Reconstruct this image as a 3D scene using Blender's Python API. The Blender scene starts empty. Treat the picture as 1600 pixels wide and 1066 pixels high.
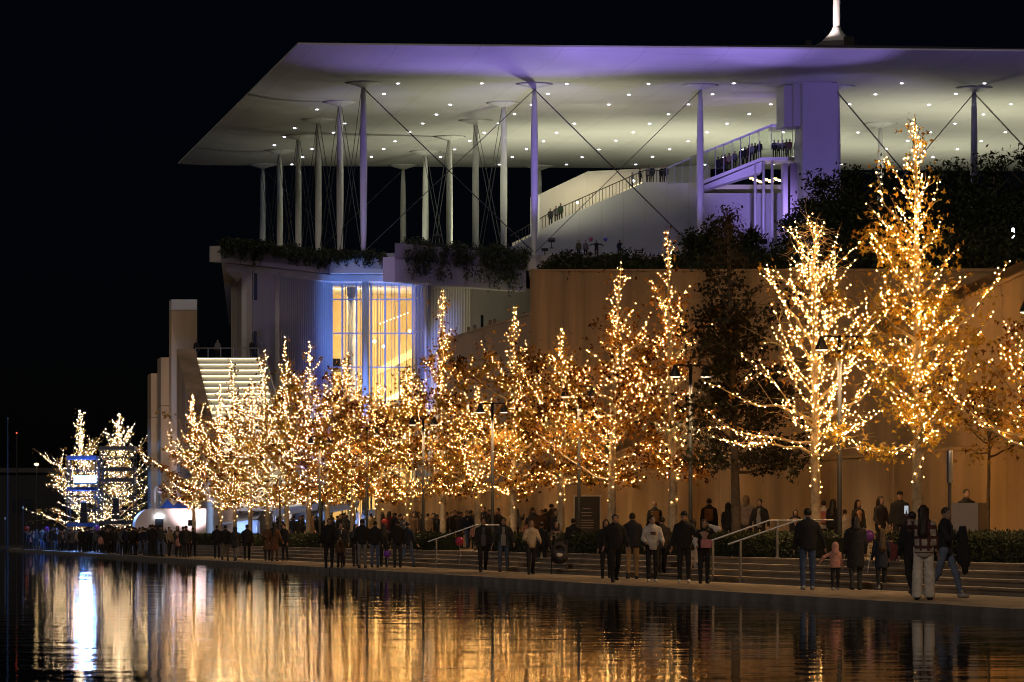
import bpy, math, random
import numpy as np
from mathutils import Vector, Matrix

random.seed(7)
RNG = np.random.default_rng(11)
sc = bpy.context.scene
col = sc.collection
R = math.radians

# ------------------------------------------------------------------ camera, sky, sun, exposure
F = 5800.0            # focal length in pixels of the 1600 px wide photograph
HC = 1.15             # eye height above the promenade
cam_d = bpy.data.cameras.new('camera')
cam = bpy.data.objects.new('camera', cam_d)
col.objects.link(cam)
cam.location = (0, 0, HC)
cam.rotation_euler = (R(90), 0, 0)
cam_d.sensor_width = 36.0
cam_d.lens = 36.0 * F / 1600.0
cam_d.shift_y = (838 - 533) / 1600.0
cam_d.clip_start = 0.5
cam_d.clip_end = 6000
cam_d.dof.use_dof = True
cam_d.dof.focus_distance = 105
cam_d.dof.aperture_fstop = 7.0
sc.camera = cam

world = bpy.data.worlds.new('World')
sc.world = world
world.use_nodes = True
wn = world.node_tree.nodes
wl = world.node_tree.links
bg = wn['Background']
sky = wn.new('ShaderNodeTexSky')
sky.sky_type = 'NISHITA'
sky.sun_disc = False
sky.sun_elevation = R(4)
sky.sun_rotation = R(200)
sky.air_density = 1.0
sky.dust_density = 0.4
sky.ozone_density = 4.0
tint = wn.new('ShaderNodeMix'); tint.data_type = 'RGBA'; tint.blend_type = 'MULTIPLY'; tint.inputs['Factor'].default_value = 1.0
tint.inputs['B'].default_value = (0.75, 0.62, 1.0, 1)      # night tint
wl.new(sky.outputs['Color'], tint.inputs['A']); wl.new(tint.outputs['Result'], bg.inputs['Color'])
bg.inputs['Strength'].default_value = 0.0010

sun_d = bpy.data.lights.new('front_fill', 'SUN')  # weak sun lamp added as fill from the camera side
sun_d.energy = 0.32
sun_d.angle = R(12)
sun_d.color = (1.0, 0.84, 0.70)
sun = bpy.data.objects.new('front_fill', sun_d)
col.objects.link(sun)
sun.rotation_euler = (R(62), 0, R(-20))

sc.view_settings.view_transform = 'Standard'
sc.view_settings.look = 'None'
sc.view_settings.exposure = 0.0
sc.view_settings.gamma = 1.0
sc.view_settings.use_curve_mapping = False
sc.render.engine = 'CYCLES'
cy = sc.cycles
cy.use_light_tree = True
cy.use_denoising = True
cy.filter_width = 1.0
cy.max_bounces = 5
cy.diffuse_bounces = 1
cy.glossy_bounces = 3
cy.transmission_bounces = 4
cy.transparent_max_bounces = 8
cy.sample_clamp_indirect = 45.0
cy.caustics_reflective = False
cy.caustics_refractive = False

# ------------------------------------------------------------------ coordinates
SL = 0.1905           # the canal runs along (-SL, 1)
ANG = math.atan(SL)   # rotation that turns +Y into the canal direction
def W(x, y, Y):       # photograph pixel at depth Y -> point in the place
    return ((x - 800) / F * Y, Y, (838 - y) / F * Y + HC)
def WX(x, Y): return (x - 800) / F * Y
def WZ(y, Y): return (838 - y) / F * Y + HC
def P(o, Y, z=0.0):   # o metres landward of the canal's edge at depth Y
    return (18.88 + 1.018 * o - SL * Y, Y, z)
def YO(o, x):         # depth where the line of offset o crosses pixel column x
    return (18.88 + 1.018 * o) / (SL + (x - 800) / F)

# ------------------------------------------------------------------ mesh helpers
class MB:
    def __init__(s): s.v = []; s.f = []; s.m = []
    def add(s, vs, fs, m=0):
        b = len(s.v); s.v.extend([tuple(p) for p in vs])
        s.f.extend([tuple(b + i for i in f) for f in fs]); s.m.extend([m] * len(fs))
    def box(s, c, size, rz=0.0, m=0, rx=0.0):
        hx, hy, hz = size[0] / 2, size[1] / 2, size[2] / 2
        M = Matrix.Rotation(rz, 3, 'Z') @ Matrix.Rotation(rx, 3, 'X')
        pts = [M @ Vector((sx * hx, sy * hy, sz * hz)) + Vector(c) for sz in (-1, 1) for sx, sy in ((-1, -1), (1, -1), (1, 1), (-1, 1))]
        s.add(pts, [(3, 2, 1, 0), (4, 5, 6, 7), (0, 1, 5, 4), (1, 2, 6, 5), (2, 3, 7, 6), (3, 0, 4, 7)], m)
    def prism(s, poly, z0, z1, m=0):   # z0, z1: numbers or one per corner
        n = len(poly)
        a = z0 if hasattr(z0, '__len__') else [z0] * n
        b = z1 if hasattr(z1, '__len__') else [z1] * n
        area = sum(poly[i][0] * poly[(i + 1) % n][1] - poly[(i + 1) % n][0] * poly[i][1] for i in range(n))
        if area < 0: poly = poly[::-1]; a = list(a)[::-1]; b = list(b)[::-1]
        vs = [(p[0], p[1], a[i]) for i, p in enumerate(poly)] + [(p[0], p[1], b[i]) for i, p in enumerate(poly)]
        fs = [tuple(range(n - 1, -1, -1)), tuple(range(n, 2 * n))] + [(i, (i + 1) % n, n + (i + 1) % n, n + i) for i in range(n)]
        s.add(vs, fs, m)
    def wall(s, p, q, t, z0, z1p, z1q=None, m=0, z0q=None):   # upright slab from p to q, thickness t behind
        if z1q is None: z1q = z1p
        if z0q is None: z0q = z0
        d = Vector((q[0] - p[0], q[1] - p[1])); d.normalize(); n = Vector((-d.y, d.x)) * t
        s.prism([(p[0], p[1]), (q[0], q[1]), (q[0] + n.x, q[1] + n.y), (p[0] + n.x, p[1] + n.y)], [z0, z0q, z0q, z0], [z1p, z1q, z1q, z1p], m)
    def tube(s, pts, rad, n=8, m=0, cap=True):
        pts = [Vector(p) for p in pts]
        if not hasattr(rad, '__len__'): rad = [rad] * len(pts)
        rings = []
        for i, p in enumerate(pts):
            t = (pts[min(i + 1, len(pts) - 1)] - pts[max(i - 1, 0)]).normalized()
            u = t.cross(Vector((0.13, 0.97, 0.2)) if abs(t.z) > 0.9 else Vector((0, 0, 1))).normalized(); w = t.cross(u)
            rings.append([p + (u * math.cos(2 * math.pi * k / n) + w * math.sin(2 * math.pi * k / n)) * rad[i] for k in range(n)])
        vs = [q for r in rings for q in r]
        fs = [(i * n + k, i * n + (k + 1) % n, (i + 1) * n + (k + 1) % n, (i + 1) * n + k) for i in range(len(pts) - 1) for k in range(n)]
        if cap: fs += [tuple(range(n - 1, -1, -1)), tuple((len(pts) - 1) * n + k for k in range(n))]
        s.add(vs, fs, m)
    def lathe(s, c, prof, n=20, m=0):
        vs = [(c[0] + r * math.cos(2 * math.pi * k / n), c[1] + r * math.sin(2 * math.pi * k / n), c[2] + z) for r, z in prof for k in range(n)]
        fs = [(i * n + k, i * n + (k + 1) % n, (i + 1) * n + (k + 1) % n, (i + 1) * n + k) for i in range(len(prof) - 1) for k in range(n)]
        fs += [tuple(range(n - 1, -1, -1)), tuple((len(prof) - 1) * n + k for k in range(n))]
        s.add(vs, fs, m)
    def build(s, name, mats, parent=None, smooth=False, loc=None):
        me = bpy.data.meshes.new(name)
        vs = s.v
        if loc is not None: vs = [(p[0] - loc[0], p[1] - loc[1], p[2] - loc[2]) for p in s.v]
        me.from_pydata(vs, [], s.f)
        if not isinstance(mats, (list, tuple)): mats = [mats]
        for mm in mats: me.materials.append(mm)
        if len(mats) > 1: me.polygons.foreach_set('material_index', s.m)
        if smooth: me.polygons.foreach_set('use_smooth', [True] * len(me.polygons))
        return link(name, me, parent, loc)

def link(name, me, parent=None, loc=None):
    o = bpy.data.objects.new(name, me); col.objects.link(o)
    if parent is not None:
        o.parent = parent
        if loc is None: o.matrix_parent_inverse = parent.matrix_basis.inverted()
    if loc is not None: o.location = loc
    return o
def np_mesh(name, V, FF, mats, smooth=False, attr=None, mi=None):
    me = bpy.data.meshes.new(name)
    V = np.asarray(V, np.float32); k = FF.shape[1]; n = len(FF)
    me.vertices.add(len(V)); me.vertices.foreach_set('co', V.ravel())
    me.loops.add(n * k); me.loops.foreach_set('vertex_index', np.asarray(FF, np.int32).ravel())
    me.polygons.add(n); me.polygons.foreach_set('loop_start', np.arange(0, n * k, k, dtype=np.int32))
    me.polygons.foreach_set('loop_total', np.full(n, k, np.int32))
    if not isinstance(mats, (list, tuple)): mats = [mats]
    for mm in mats: me.materials.append(mm)
    if mi is not None: me.polygons.foreach_set('material_index', np.asarray(mi, np.int32))
    if smooth: me.polygons.foreach_set('use_smooth', np.ones(n, bool))
    me.update(calc_edges=True)
    if attr is not None:
        a = me.attributes.new('tone', 'FLOAT', 'FACE'); a.data.foreach_set('value', np.asarray(attr, np.float32))
    return me
def empty(name, loc, rz=0):
    o = bpy.data.objects.new(name, None); col.objects.link(o)
    o.location = loc; o.rotation_euler = (0, 0, rz); o.empty_display_size = 0.2
    return o
def tag(o, label=None, cat=None, group=None, kind=None):
    if label: o['label'] = label
    if cat: o['category'] = cat
    if group: o['group'] = group
    if kind: o['kind'] = kind
    return o
def struct(o, label=None): o['kind'] = 'structure'; return o
def copy_tree(o, parent=None):
    c = o.copy(); col.objects.link(c)
    if parent is not None: c.parent = parent
    for ch in list(o.children): copy_tree(ch, c)
    return c

# ------------------------------------------------------------------ materials
def mat(name, rgb, rough=0.7, noise=0.0, scale=3.0, bump=0.0, metal=0.0, bscale=None, streak=False, objvar=0.0, seams=None):
    m = bpy.data.materials.new(name); m.use_nodes = True
    nt = m.node_tree; b = nt.nodes['Principled BSDF']
    b.inputs['Base Color'].default_value = (*rgb, 1); b.inputs['Roughness'].default_value = rough; b.inputs['Metallic'].default_value = metal
    if noise or bump:
        tc = nt.nodes.new('ShaderNodeTexCoord')
        mp = nt.nodes.new('ShaderNodeMapping'); nt.links.new(tc.outputs['Object'], mp.inputs['Vector'])
        if streak: mp.inputs['Scale'].default_value = (1, 1, 0.15)
        n1 = nt.nodes.new('ShaderNodeTexNoise'); n1.inputs['Scale'].default_value = scale; n1.inputs['Detail'].default_value = 6
        nt.links.new(mp.outputs[0], n1.inputs['Vector'])
        if noise:
            mx = nt.nodes.new('ShaderNodeMix'); mx.data_type = 'RGBA'
            mx.inputs['A'].default_value = (*[c * (1 - noise) for c in rgb], 1)
            mx.inputs['B'].default_value = (*[min(1, c * (1 + noise)) for c in rgb], 1)
            rp = nt.nodes.new('ShaderNodeMapRange'); rp.inputs[1].default_value = 0.3; rp.inputs[2].default_value = 0.7
            nt.links.new(n1.outputs['Fac'], rp.inputs[0]); nt.links.new(rp.outputs[0], mx.inputs['Factor'])
            nt.links.new(mx.outputs['Result'], b.inputs['Base Color'])
        if bump:
            n2 = nt.nodes.new('ShaderNodeTexNoise'); n2.inputs['Scale'].default_value = bscale or scale * 6; n2.inputs['Detail'].default_value = 4
            nt.links.new(tc.outputs['Object'], n2.inputs['Vector'])
            bp = nt.nodes.new('ShaderNodeBump'); bp.inputs['Strength'].default_value = bump; bp.inputs['Distance'].default_value = 0.05
            nt.links.new(n2.outputs['Fac'], bp.inputs['Height']); nt.links.new(bp.outputs[0], b.inputs['Normal'])
    if objvar or seams:
        src = b.inputs['Base Color'].links[0].from_socket
        hv = nt.nodes.new('ShaderNodeHueSaturation'); nt.links.new(src, hv.inputs['Color'])
        if objvar:
            oi = nt.nodes.new('ShaderNodeObjectInfo'); mr = nt.nodes.new('ShaderNodeMapRange'); mr.inputs[3].default_value = 1 - objvar; mr.inputs[4].default_value = 1 + objvar
            nt.links.new(oi.outputs['Random'], mr.inputs[0]); nt.links.new(mr.outputs[0], hv.inputs['Value'])
        if seams:
            bt = nt.nodes.new('ShaderNodeTexBrick'); bt.offset = 0; bt.inputs['Scale'].default_value = 1; bt.inputs['Brick Width'].default_value = seams; bt.inputs['Row Height'].default_value = seams; bt.inputs['Mortar Size'].default_value = 0.05
            bt.inputs['Color1'].default_value = (1, 1, 1, 1); bt.inputs['Color2'].default_value = (.94, .94, .94, 1); bt.inputs['Mortar'].default_value = (.8, .8, .8, 1)
            mp2 = nt.nodes.new('ShaderNodeMapping'); mp2.inputs['Rotation'].default_value = (0, 0, -ANG); nt.links.new(tc.outputs['Object'], mp2.inputs['Vector']); nt.links.new(mp2.outputs[0], bt.inputs['Vector'])
            nt.links.new(bt.outputs['Color'], hv.inputs['Value'])
        nt.links.new(hv.outputs[0], b.inputs['Base Color'])
    return m
def emat(name, rgb, s, sample=True):
    m = bpy.data.materials.new(name); m.use_nodes = True
    nt = m.node_tree; nt.nodes.remove(nt.nodes['Principled BSDF'])
    e = nt.nodes.new('ShaderNodeEmission'); e.inputs['Color'].default_value = (*rgb, 1); e.inputs['Strength'].default_value = s
    nt.links.new(e.outputs[0], nt.nodes['Material Output'].inputs['Surface'])
    if not sample: m.cycles.emission_sampling = 'NONE'
    return m
def leaf_mat(name, cols, trans=0.35):
    m = bpy.data.materials.new(name); m.use_nodes = True
    nt = m.node_tree; b = nt.nodes['Principled BSDF']; b.inputs['Roughness'].default_value = 0.6
    at = nt.nodes.new('ShaderNodeAttribute'); at.attribute_name = 'tone'
    cr = nt.nodes.new('ShaderNodeValToRGB'); cr.color_ramp.interpolation = 'LINEAR'
    el = cr.color_ramp.elements
    while len(el) < len(cols): el.new(0.5)
    for i, c in enumerate(cols): el[i].position = i / (len(cols) - 1); el[i].color = (*c, 1)
    nt.links.new(at.outputs['Fac'], cr.inputs[0]); nt.links.new(cr.outputs[0], b.inputs['Base Color'])
    tr = nt.nodes.new('ShaderNodeBsdfTranslucent'); nt.links.new(cr.outputs[0], tr.inputs['Color'])
    mx = nt.nodes.new('ShaderNodeMixShader'); mx.inputs[0].default_value = trans
    nt.links.new(b.outputs[0], mx.inputs[1]); nt.links.new(tr.outputs[0], mx.inputs[2])
    nt.links.new(mx.outputs[0], nt.nodes['Material Output'].inputs['Surface'])
    return m
def glass_mat(name, tint=(0.9, 0.95, 0.95), refl=0.08):
    m = bpy.data.materials.new(name); m.use_nodes = True
    nt = m.node_tree; nt.nodes.remove(nt.nodes['Principled BSDF'])
    t = nt.nodes.new('ShaderNodeBsdfTransparent'); t.inputs[0].default_value = (*tint, 1)
    g = nt.nodes.new('ShaderNodeBsdfGlossy'); g.inputs['Roughness'].default_value = 0.05
    mx = nt.nodes.new('ShaderNodeMixShader'); mx.inputs[0].default_value = refl
    nt.links.new(t.outputs[0], mx.inputs[1]); nt.links.new(g.outputs[0], mx.inputs[2])
    nt.links.new(mx.outputs[0], nt.nodes['Material Output'].inputs['Surface'])
    return m

M = {}
M['ground'] = mat('ground', (0.16, 0.14, 0.12), 0.85, 0.25, 0.6, 0.3)
M['paving'] = mat('paving', (0.36, 0.29, 0.22), 0.7, 0.38, 1.3, 0.25)
M['kerb'] = mat('kerb', (0.36, 0.33, 0.30), 0.6, 0.35, 1.2, 0.2, objvar=.12)
M['step'] = mat('step_stone', (0.36, 0.30, 0.24), 0.7, 0.2, 1.0, 0.2)
M['concrete'] = mat('warm_concrete', (0.62, 0.44, 0.25), 0.8, 0.28, 0.45, 0.2, streak=True, objvar=.07)
M['concrete_grey'] = mat('grey_concrete', (0.42, 0.38, 0.35), 0.8, 0.12, 0.4, 0.15, streak=True)
M['concrete_pale'] = mat('pale_concrete', (0.58, 0.54, 0.49), 0.75, 0.08, 0.4, 0.1, streak=True)
M['white'] = mat('white_paint', (0.74, 0.74, 0.71), 0.45, 0.05, 0.25)
M['roof'] = mat('canopy_white', (0.76, 0.76, 0.72), 0.5, 0.06, 0.12, seams=7.0)
M['roof_top'] = mat('canopy_top', (0.12, 0.12, 0.13), 0.6, 0.15, 0.2)
M['steel'] = mat('steel', (0.55, 0.55, 0.55), 0.35, metal=0.9, noise=0.1)
M['dark_metal'] = mat('dark_metal', (0.05, 0.045, 0.04), 0.45, 0.2, 4)
M['pole_black'] = mat('pole_black', (0.016, 0.015, 0.014), 0.7, 0.2, 4)
M['cable'] = mat('cable_steel', (0.10, 0.10, 0.115), 0.4, metal=0.5, noise=0.05)
M['black'] = mat('matt_black', (0.02, 0.02, 0.022), 0.7, 0.2, 5)
M['mullion'] = mat('mullion', (0.35, 0.37, 0.42), 0.4, 0.05, 2)
M['wood'] = mat('cherry_veneer', (0.62, 0.42, 0.20), 0.5, 0.12, 0.6, streak=True)
M['inner_white'] = mat('foyer_white', (0.78, 0.72, 0.62), 0.6, 0.04, 0.5)
M['hill'] = mat('hill_grass', (0.035, 0.045, 0.02), 0.9, 0.3, 2, 0.5)
M['soil'] = mat('soil', (0.06, 0.045, 0.03), 0.95, 0.3, 3, 0.4)
M['hedge_core'] = mat('hedge_core', (0.015, 0.02, 0.01), 0.95, 0.3, 6, 0.4)
M['bark'] = mat('plane_bark', (0.48, 0.39, 0.26), 0.85, 0.35, 5.0, 0.5)
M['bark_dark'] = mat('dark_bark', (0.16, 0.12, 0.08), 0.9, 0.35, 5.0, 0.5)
M['glass'] = glass_mat('window_glass', (0.93, 0.94, 0.92), 0.07)
M['rail_glass'] = glass_mat('rail_glass', (0.86, 0.9, 0.88), 0.08)
M['dark_glass'] = mat('dark_window', (0.03, 0.035, 0.05), 0.15, 0.1, 1)
M['booth'] = mat('booth_panel', (0.72, 0.62, 0.58), 0.5, 0.05, 0.8)
M['blue_fabric_lit_deck'] = mat('blue_fabric_lit_deck', (0.08, 0.16, 0.5), 0.8, 0.15, 3)
M['white_fabric'] = mat('white_fabric', (0.75, 0.75, 0.76), 0.8, 0.05, 2)
M['leaf_autumn'] = leaf_mat('autumn_leaves', [(0.10, 0.042, 0.010), (0.34, 0.15, 0.02), (0.50, 0.26, 0.035), (0.60, 0.37, 0.06), (0.25, 0.19, 0.045)], .45)
M['leaf_rust'] = leaf_mat('rust_leaves', [(0.09, 0.036, 0.010), (0.32, 0.13, 0.018), (0.46, 0.21, 0.028), (0.5, 0.28, 0.045)], .45)
M['leaf_gold'] = leaf_mat('gold_leaves', [(0.2, 0.10, 0.015), (0.50, 0.30, 0.04), (0.62, 0.42, 0.07), (0.28, 0.25, 0.06)], .45)
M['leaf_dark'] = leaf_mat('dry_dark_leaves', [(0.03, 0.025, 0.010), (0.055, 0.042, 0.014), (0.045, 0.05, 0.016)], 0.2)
M['leaf_green'] = leaf_mat('evergreen_leaves', [(0.02, 0.03, 0.012), (0.045, 0.06, 0.02), (0.07, 0.08, 0.03)], 0.2)
M['bulb'] = emat('bulb_glow', (1.0, 0.495, 0.14), 62.0)
M['bulb_far'] = emat('bulb_glow_white', (1.0, 0.58, 0.24), 76.0)
M['bulb_stage'] = emat('bulb_glow_cool', (1.0, 0.68, 0.38), 55.0)
M['downlight'] = emat('downlight_lens', (0.85, 0.9, 1.0), 14.0, False)
M['lamp_lens'] = emat('lamp_lens', (1.0, 0.85, 0.62), 1.6, False)
M['led_blue'] = emat('stage_led', (0.16, 0.40, 1.0), 34.0)
M['led_white'] = emat('small_white_lamp', (0.85, 0.93, 1.0), 18.0)
M['warm_lamp'] = emat('warm_foyer_lamp', (1.0, 0.66, 0.28), 9.0)
M['step_led'] = emat('step_led', (1.0, 0.80, 0.46), 4.0)
M['phone'] = emat('phone_screen', (0.8, 0.9, 1.0), .5)
M['red_lamp'] = emat('red_beacon', (1.0, 0.1, 0.05), 3.0, False)

def water_mat():
    m = bpy.data.materials.new('canal_water'); m.use_nodes = True
    nt = m.node_tree; b = nt.nodes['Principled BSDF']
    b.inputs['Base Color'].default_value = (0.004, 0.006, 0.008, 1); b.inputs['Roughness'].default_value = 0.02; b.inputs['IOR'].default_value = 1.33
    tc = nt.nodes.new('ShaderNodeTexCoord')
    h = None
    for sx, sy, sca, amp in ((0.7, 1.0, 0.5, 0.0085), (0.8, 1.0, 1.6, 0.0042), (1.0, 1.0, 4.5, 0.0012)):
        mp = nt.nodes.new('ShaderNodeMapping'); mp.inputs['Scale'].default_value = (sx, sy, 1); mp.inputs['Rotation'].default_value = (0, 0, 0.15)
        nt.links.new(tc.outputs['Object'], mp.inputs['Vector'])
        n = nt.nodes.new('ShaderNodeTexNoise'); n.inputs['Scale'].default_value = sca; n.inputs['Detail'].default_value = 2
        nt.links.new(mp.outputs[0], n.inputs['Vector'])
        mu = nt.nodes.new('ShaderNodeMath'); mu.operation = 'MULTIPLY'; mu.inputs[1].default_value = amp
        nt.links.new(n.outputs['Fac'], mu.inputs[0])
        if h is None: h = mu
        else:
            ad = nt.nodes.new('ShaderNodeMath'); nt.links.new(h.outputs[0], ad.inputs[0]); nt.links.new(mu.outputs[0], ad.inputs[1]); h = ad
    bp = nt.nodes.new('ShaderNodeBump'); bp.inputs['Strength'].default_value = 1.0; bp.inputs['Distance'].default_value = 1.0
    nt.links.new(h.outputs[0], bp.inputs['Height']); nt.links.new(bp.outputs[0], b.inputs['Normal'])
    return m
M['water'] = water_mat()

# ------------------------------------------------------------------ lamps
def spot(name, loc, aim, color, power, cone=120, blend=0.6, radius=0.15, parent=None):
    d = bpy.data.lights.new(name, 'SPOT'); d.energy = power; d.color = color; d.spot_size = R(cone); d.spot_blend = blend; d.shadow_soft_size = radius
    o = bpy.data.objects.new(name, d); col.objects.link(o)
    o.location = loc
    o.rotation_euler = (Vector(aim) - Vector(loc)).to_track_quat('-Z', 'Y').to_euler()
    if parent is not None:
        o.parent = parent; o.matrix_parent_inverse = parent.matrix_basis.inverted()
    return o
def point(name, loc, color, power, radius=0.2, parent=None):
    d = bpy.data.lights.new(name, 'POINT'); d.energy = power; d.color = color; d.shadow_soft_size = radius
    o = bpy.data.objects.new(name, d); col.objects.link(o); o.location = loc
    if parent is not None:
        o.parent = parent; o.matrix_parent_inverse = parent.matrix_basis.inverted()
    return o
def area(name, loc, aim, color, power, sx, sy, parent=None):
    d = bpy.data.lights.new(name, 'AREA'); d.energy = power; d.color = color; d.shape = 'RECTANGLE'; d.size = sx; d.size_y = sy
    o = bpy.data.objects.new(name, d); col.objects.link(o); o.location = loc
    o.rotation_euler = (Vector(aim) - Vector(loc)).to_track_quat('-Z', 'Y').to_euler()
    if parent is not None:
        o.parent = parent; o.matrix_parent_inverse = parent.matrix_basis.inverted()
    return o
def floodlight(loc, aim, color, power, label, cone=120, blend=0.5):
    t = tag(empty('floodlight', loc), label, 'floodlight')
    dv = (Vector(aim) - Vector(loc)).normalized()
    b = MB(); q = dv.to_track_quat('-Z', 'Y').to_matrix()
    c = Vector(loc) - dv * 0.16
    for sx in (-1, 1):
        for sy in (-1, 1): pass
    vs = [q @ Vector((sx * 0.3, sy * 0.22, sz * 0.09)) + c for sz in (-1, 1) for sx, sy in ((-1, -1), (1, -1), (1, 1), (-1, 1))]
    b.add(vs, [(3, 2, 1, 0), (4, 5, 6, 7), (0, 1, 5, 4), (1, 2, 6, 5), (2, 3, 7, 6), (3, 0, 4, 7)])
    b.build('housing', M['black'], t)
    b = MB(); b.tube([c, (c.x, c.y, c.z - 0.7)], 0.04, 6); b.box((c.x, c.y, c.z - 0.72), (0.4, 0.4, 0.05)); b.build('stand', M['black'], t)
    spot('lamp', Vector(loc) + dv * 0.05, aim, color, power, cone, blend, 0.2, t)
    return t

# ================================================================== THE SETTING
Y0, Y1 = 20.0, 352.0          # canal from near to far end
WZ0 = -0.15                   # water level
def quad_strip(b, o0, o1, ya, yb, z0, z1):
    b.prism([P(o0, ya)[:2], P(o1, ya)[:2], P(o1, yb)[:2], P(o0, yb)[:2]], z0, z1)
# ground with the canal cut out of it
g = MB()
def gq(pts): g.add([(p[0], p[1], -0.004) for p in pts], [tuple(range(len(pts)))])
BIG = 2500
gq([P(0.5, -60)[:2], (BIG, -60), (BIG, Y1), P(0.5, Y1)[:2]])
gq([(-BIG, -60), P(-17.5, -60)[:2], P(-17.5, Y1)[:2], (-BIG, Y1)])
gq([(-BIG, Y1), P(-17.5, Y1)[:2], P(0.5, Y1)[:2], (BIG, Y1), (BIG, 4000), (-BIG, 4000)])
struct(g.build('ground', M['ground']))
b = MB(); b.add([P(-17.6, -60, -1.3), P(0.1, -60, -1.3), P(0.1, Y1 + 1, -1.3), P(-17.6, Y1 + 1, -1.3)], [(0, 1, 2, 3)])
b.wall(P(-17.5, Y1)[:2], P(0.5, Y1)[:2], 0.3, -1.3, -0.008)
struct(b.build('canal_bed', M['black']))
b = MB(); b.add([P(-17.5, -60, WZ0), P(0.25, -60, WZ0), P(0.25, Y1, WZ0), P(-17.5, Y1, WZ0)], [(0, 1, 2, 3)])
struct(b.build('water', M['water']))
b = MB(); quad_strip(b, -20.5, -17.5, -60, Y1, -1.2, -0.03); struct(b.build('bank', M['kerb']))
# promenade slab and kerb stones
b = MB(); quad_strip(b, 0.62, 5.0, -40, 300, -0.2, 0.0)
prom = struct(b.build('promenade', M['paving']))
KL = 3.3
b = MB(); b.box((0.31, 0, -0.56), (0.612, KL - 0.012, 1.14))
bk = b.build('kerb_stone', M['kerb'], None)
me_k = bk.data
kl = [bk]
yk = 40.0
first = True
while yk < 346:
    o = bk if first else bk.copy()
    if not first: col.objects.link(o)
    first = False
    o.parent = prom
    p = P(0, yk); o.location = (p[0], p[1], 0.01 + random.uniform(-0.004, 0.004)); o.rotation_euler = (0, 0, ANG)
    yk += KL * math.cos(ANG)
# steps
ST0, NST, RIS, TRD = 4.1, 4, 0.15, 0.42
TOPZ = NST * RIS
st = struct(empty('steps', P(ST0, 90)))
for k in range(NST):
    b = MB(); a = ST0 + k * TRD
    quad_strip(b, a, ST0 + (k + 1) * TRD + (0.3 if k < NST - 1 else 0.6), 50, 262, k * RIS - 0.1, (k + 1) * RIS - 0.05)
    b.build('riser', M['step'], st)
    yy = 50.0
    b = MB(); quad_strip(b, a - 0.03, a + TRD + 0.02, 50, 262.02, (k + 1) * RIS - 0.048, (k + 1) * RIS)
    b.build('tread', M['step'], st)
b = MB(); quad_strip(b, ST0 + NST * TRD + 0.03, 17.0, 30, 262, -0.1, TOPZ - 0.01)
struct(b.build('upper_pavement', M['paving']))

# ---------------------------------------------------------------- retaining walls of the park, panel by panel
def panel_wall(name, o, ya, yb, step, z0f, z1f, t, mm, label, cat='wall'):
    root = tag(empty(name, P(o, (ya + yb) / 2)), label, cat)
    n = max(1, int(round((yb - ya) / step)))
    b = MB(); pa, pb = P(o + 0.06, ya), P(o + 0.06, yb)
    # recessed backing
    b.prism([P(o + 0.05, ya)[:2], P(o + t, ya)[:2], P(o + t, yb)[:2], P(o + 0.05, yb)[:2]], [z0f(ya), z0f(ya), z0f(yb), z0f(yb)], [z1f(ya) - .03, z1f(ya) - .03, z1f(yb) - .03, z1f(yb) - .03])
    b.build('backing', mm, root)
    for i in range(n):
        a = ya + (yb - ya) * i / n + 0.02; c = ya + (yb - ya) * (i + 1) / n - 0.02
        b = MB(); e = random.uniform(-0.015, 0.015)
        b.prism([P(o + e, a)[:2], P(o + 0.049, a)[:2], P(o + 0.049, c)[:2], P(o + e, c)[:2]], [z0f(a), z0f(a), z0f(c), z0f(c)], [z1f(a), z1f(a), z1f(c), z1f(c)])
        b.build('wall_panel', mm, root)
    b = MB()
    b.prism([P(o - 0.03, ya)[:2], P(o + t, ya)[:2], P(o + t, yb)[:2], P(o - 0.03, yb)[:2]], [z1f(ya) + .004, z1f(ya) + .004, z1f(yb) + .004, z1f(yb) + .004], [z1f(ya) + .1, z1f(ya) + .1, z1f(yb) + .1, z1f(yb) + .1])
    b.build('coping', mm, root)
    return root
hillz = lambda Y: 8.7 + (Y - 106) * 0.0716
rampz = lambda Y: 8.1 - (Y - 97.7) * 0.075
panel_wall('retaining_wall', 12.5, 40, 206, 3.4, lambda Y: TOPZ - .2, lambda Y: 3.5, 0.5, M['concrete'], 'low tan concrete wall of tall panels directly behind the strolling people')
panel_wall('ramp_wall', 13.1, 40, 178, 6.0, lambda Y: 3.4, rampz, 0.4, M['concrete'], 'brown parapet wall of the ramp climbing to the right edge')
panel_wall('park_wall', 16.0, 40, 180, 7.4, lambda Y: TOPZ, hillz, 0.5, M['concrete'], 'tall tan concrete wall holding up the dark planted park')
panel_wall('terrace_wall', 16.0, 180.05, 206, 5.2, lambda Y: TOPZ, lambda Y: 11.9, 0.6, M['concrete_grey'], 'grey wall with spectators leaning over its top beside the glass foyer')
b = MB(); b.prism([P(13.5, 40)[:2], P(16, 40)[:2], P(16, 178)[:2], P(13.5, 178)[:2]], 1.0, [rampz(40) - 1.05] * 2 + [rampz(178) - 1.05] * 2)
struct(b.build('ramp', M['paving']))
b = MB(); b.prism([P(16.6, 180.5)[:2], P(21, 180.5)[:2], P(21, 206)[:2], P(16.6, 206)[:2]], 1.0, 10.75); struct(b.build('upper_walk', M['paving']))
# hill behind the wall
hb = MB()
hp = [P(16.5, 30)[:2], P(16.5, 180)[:2], (4.0, 330), (200, 330), (200, 30)]
hb.prism(hp, -0.5, [hillz(30) - .35, hillz(180) - .35, hillz(330) - .6, hillz(330) - .6, hillz(30) - .35])
struct(hb.build('park_hill', M['hill']))
b = MB(); b.wall(P(16.05, 180.02)[:2], (4.0, 330), -0.4, 0, hillz(180), hillz(330) - .4); tag(b.build('end_wall', M['concrete_grey']), 'grey end wall of the planted hill facing the opera house', 'wall')

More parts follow.
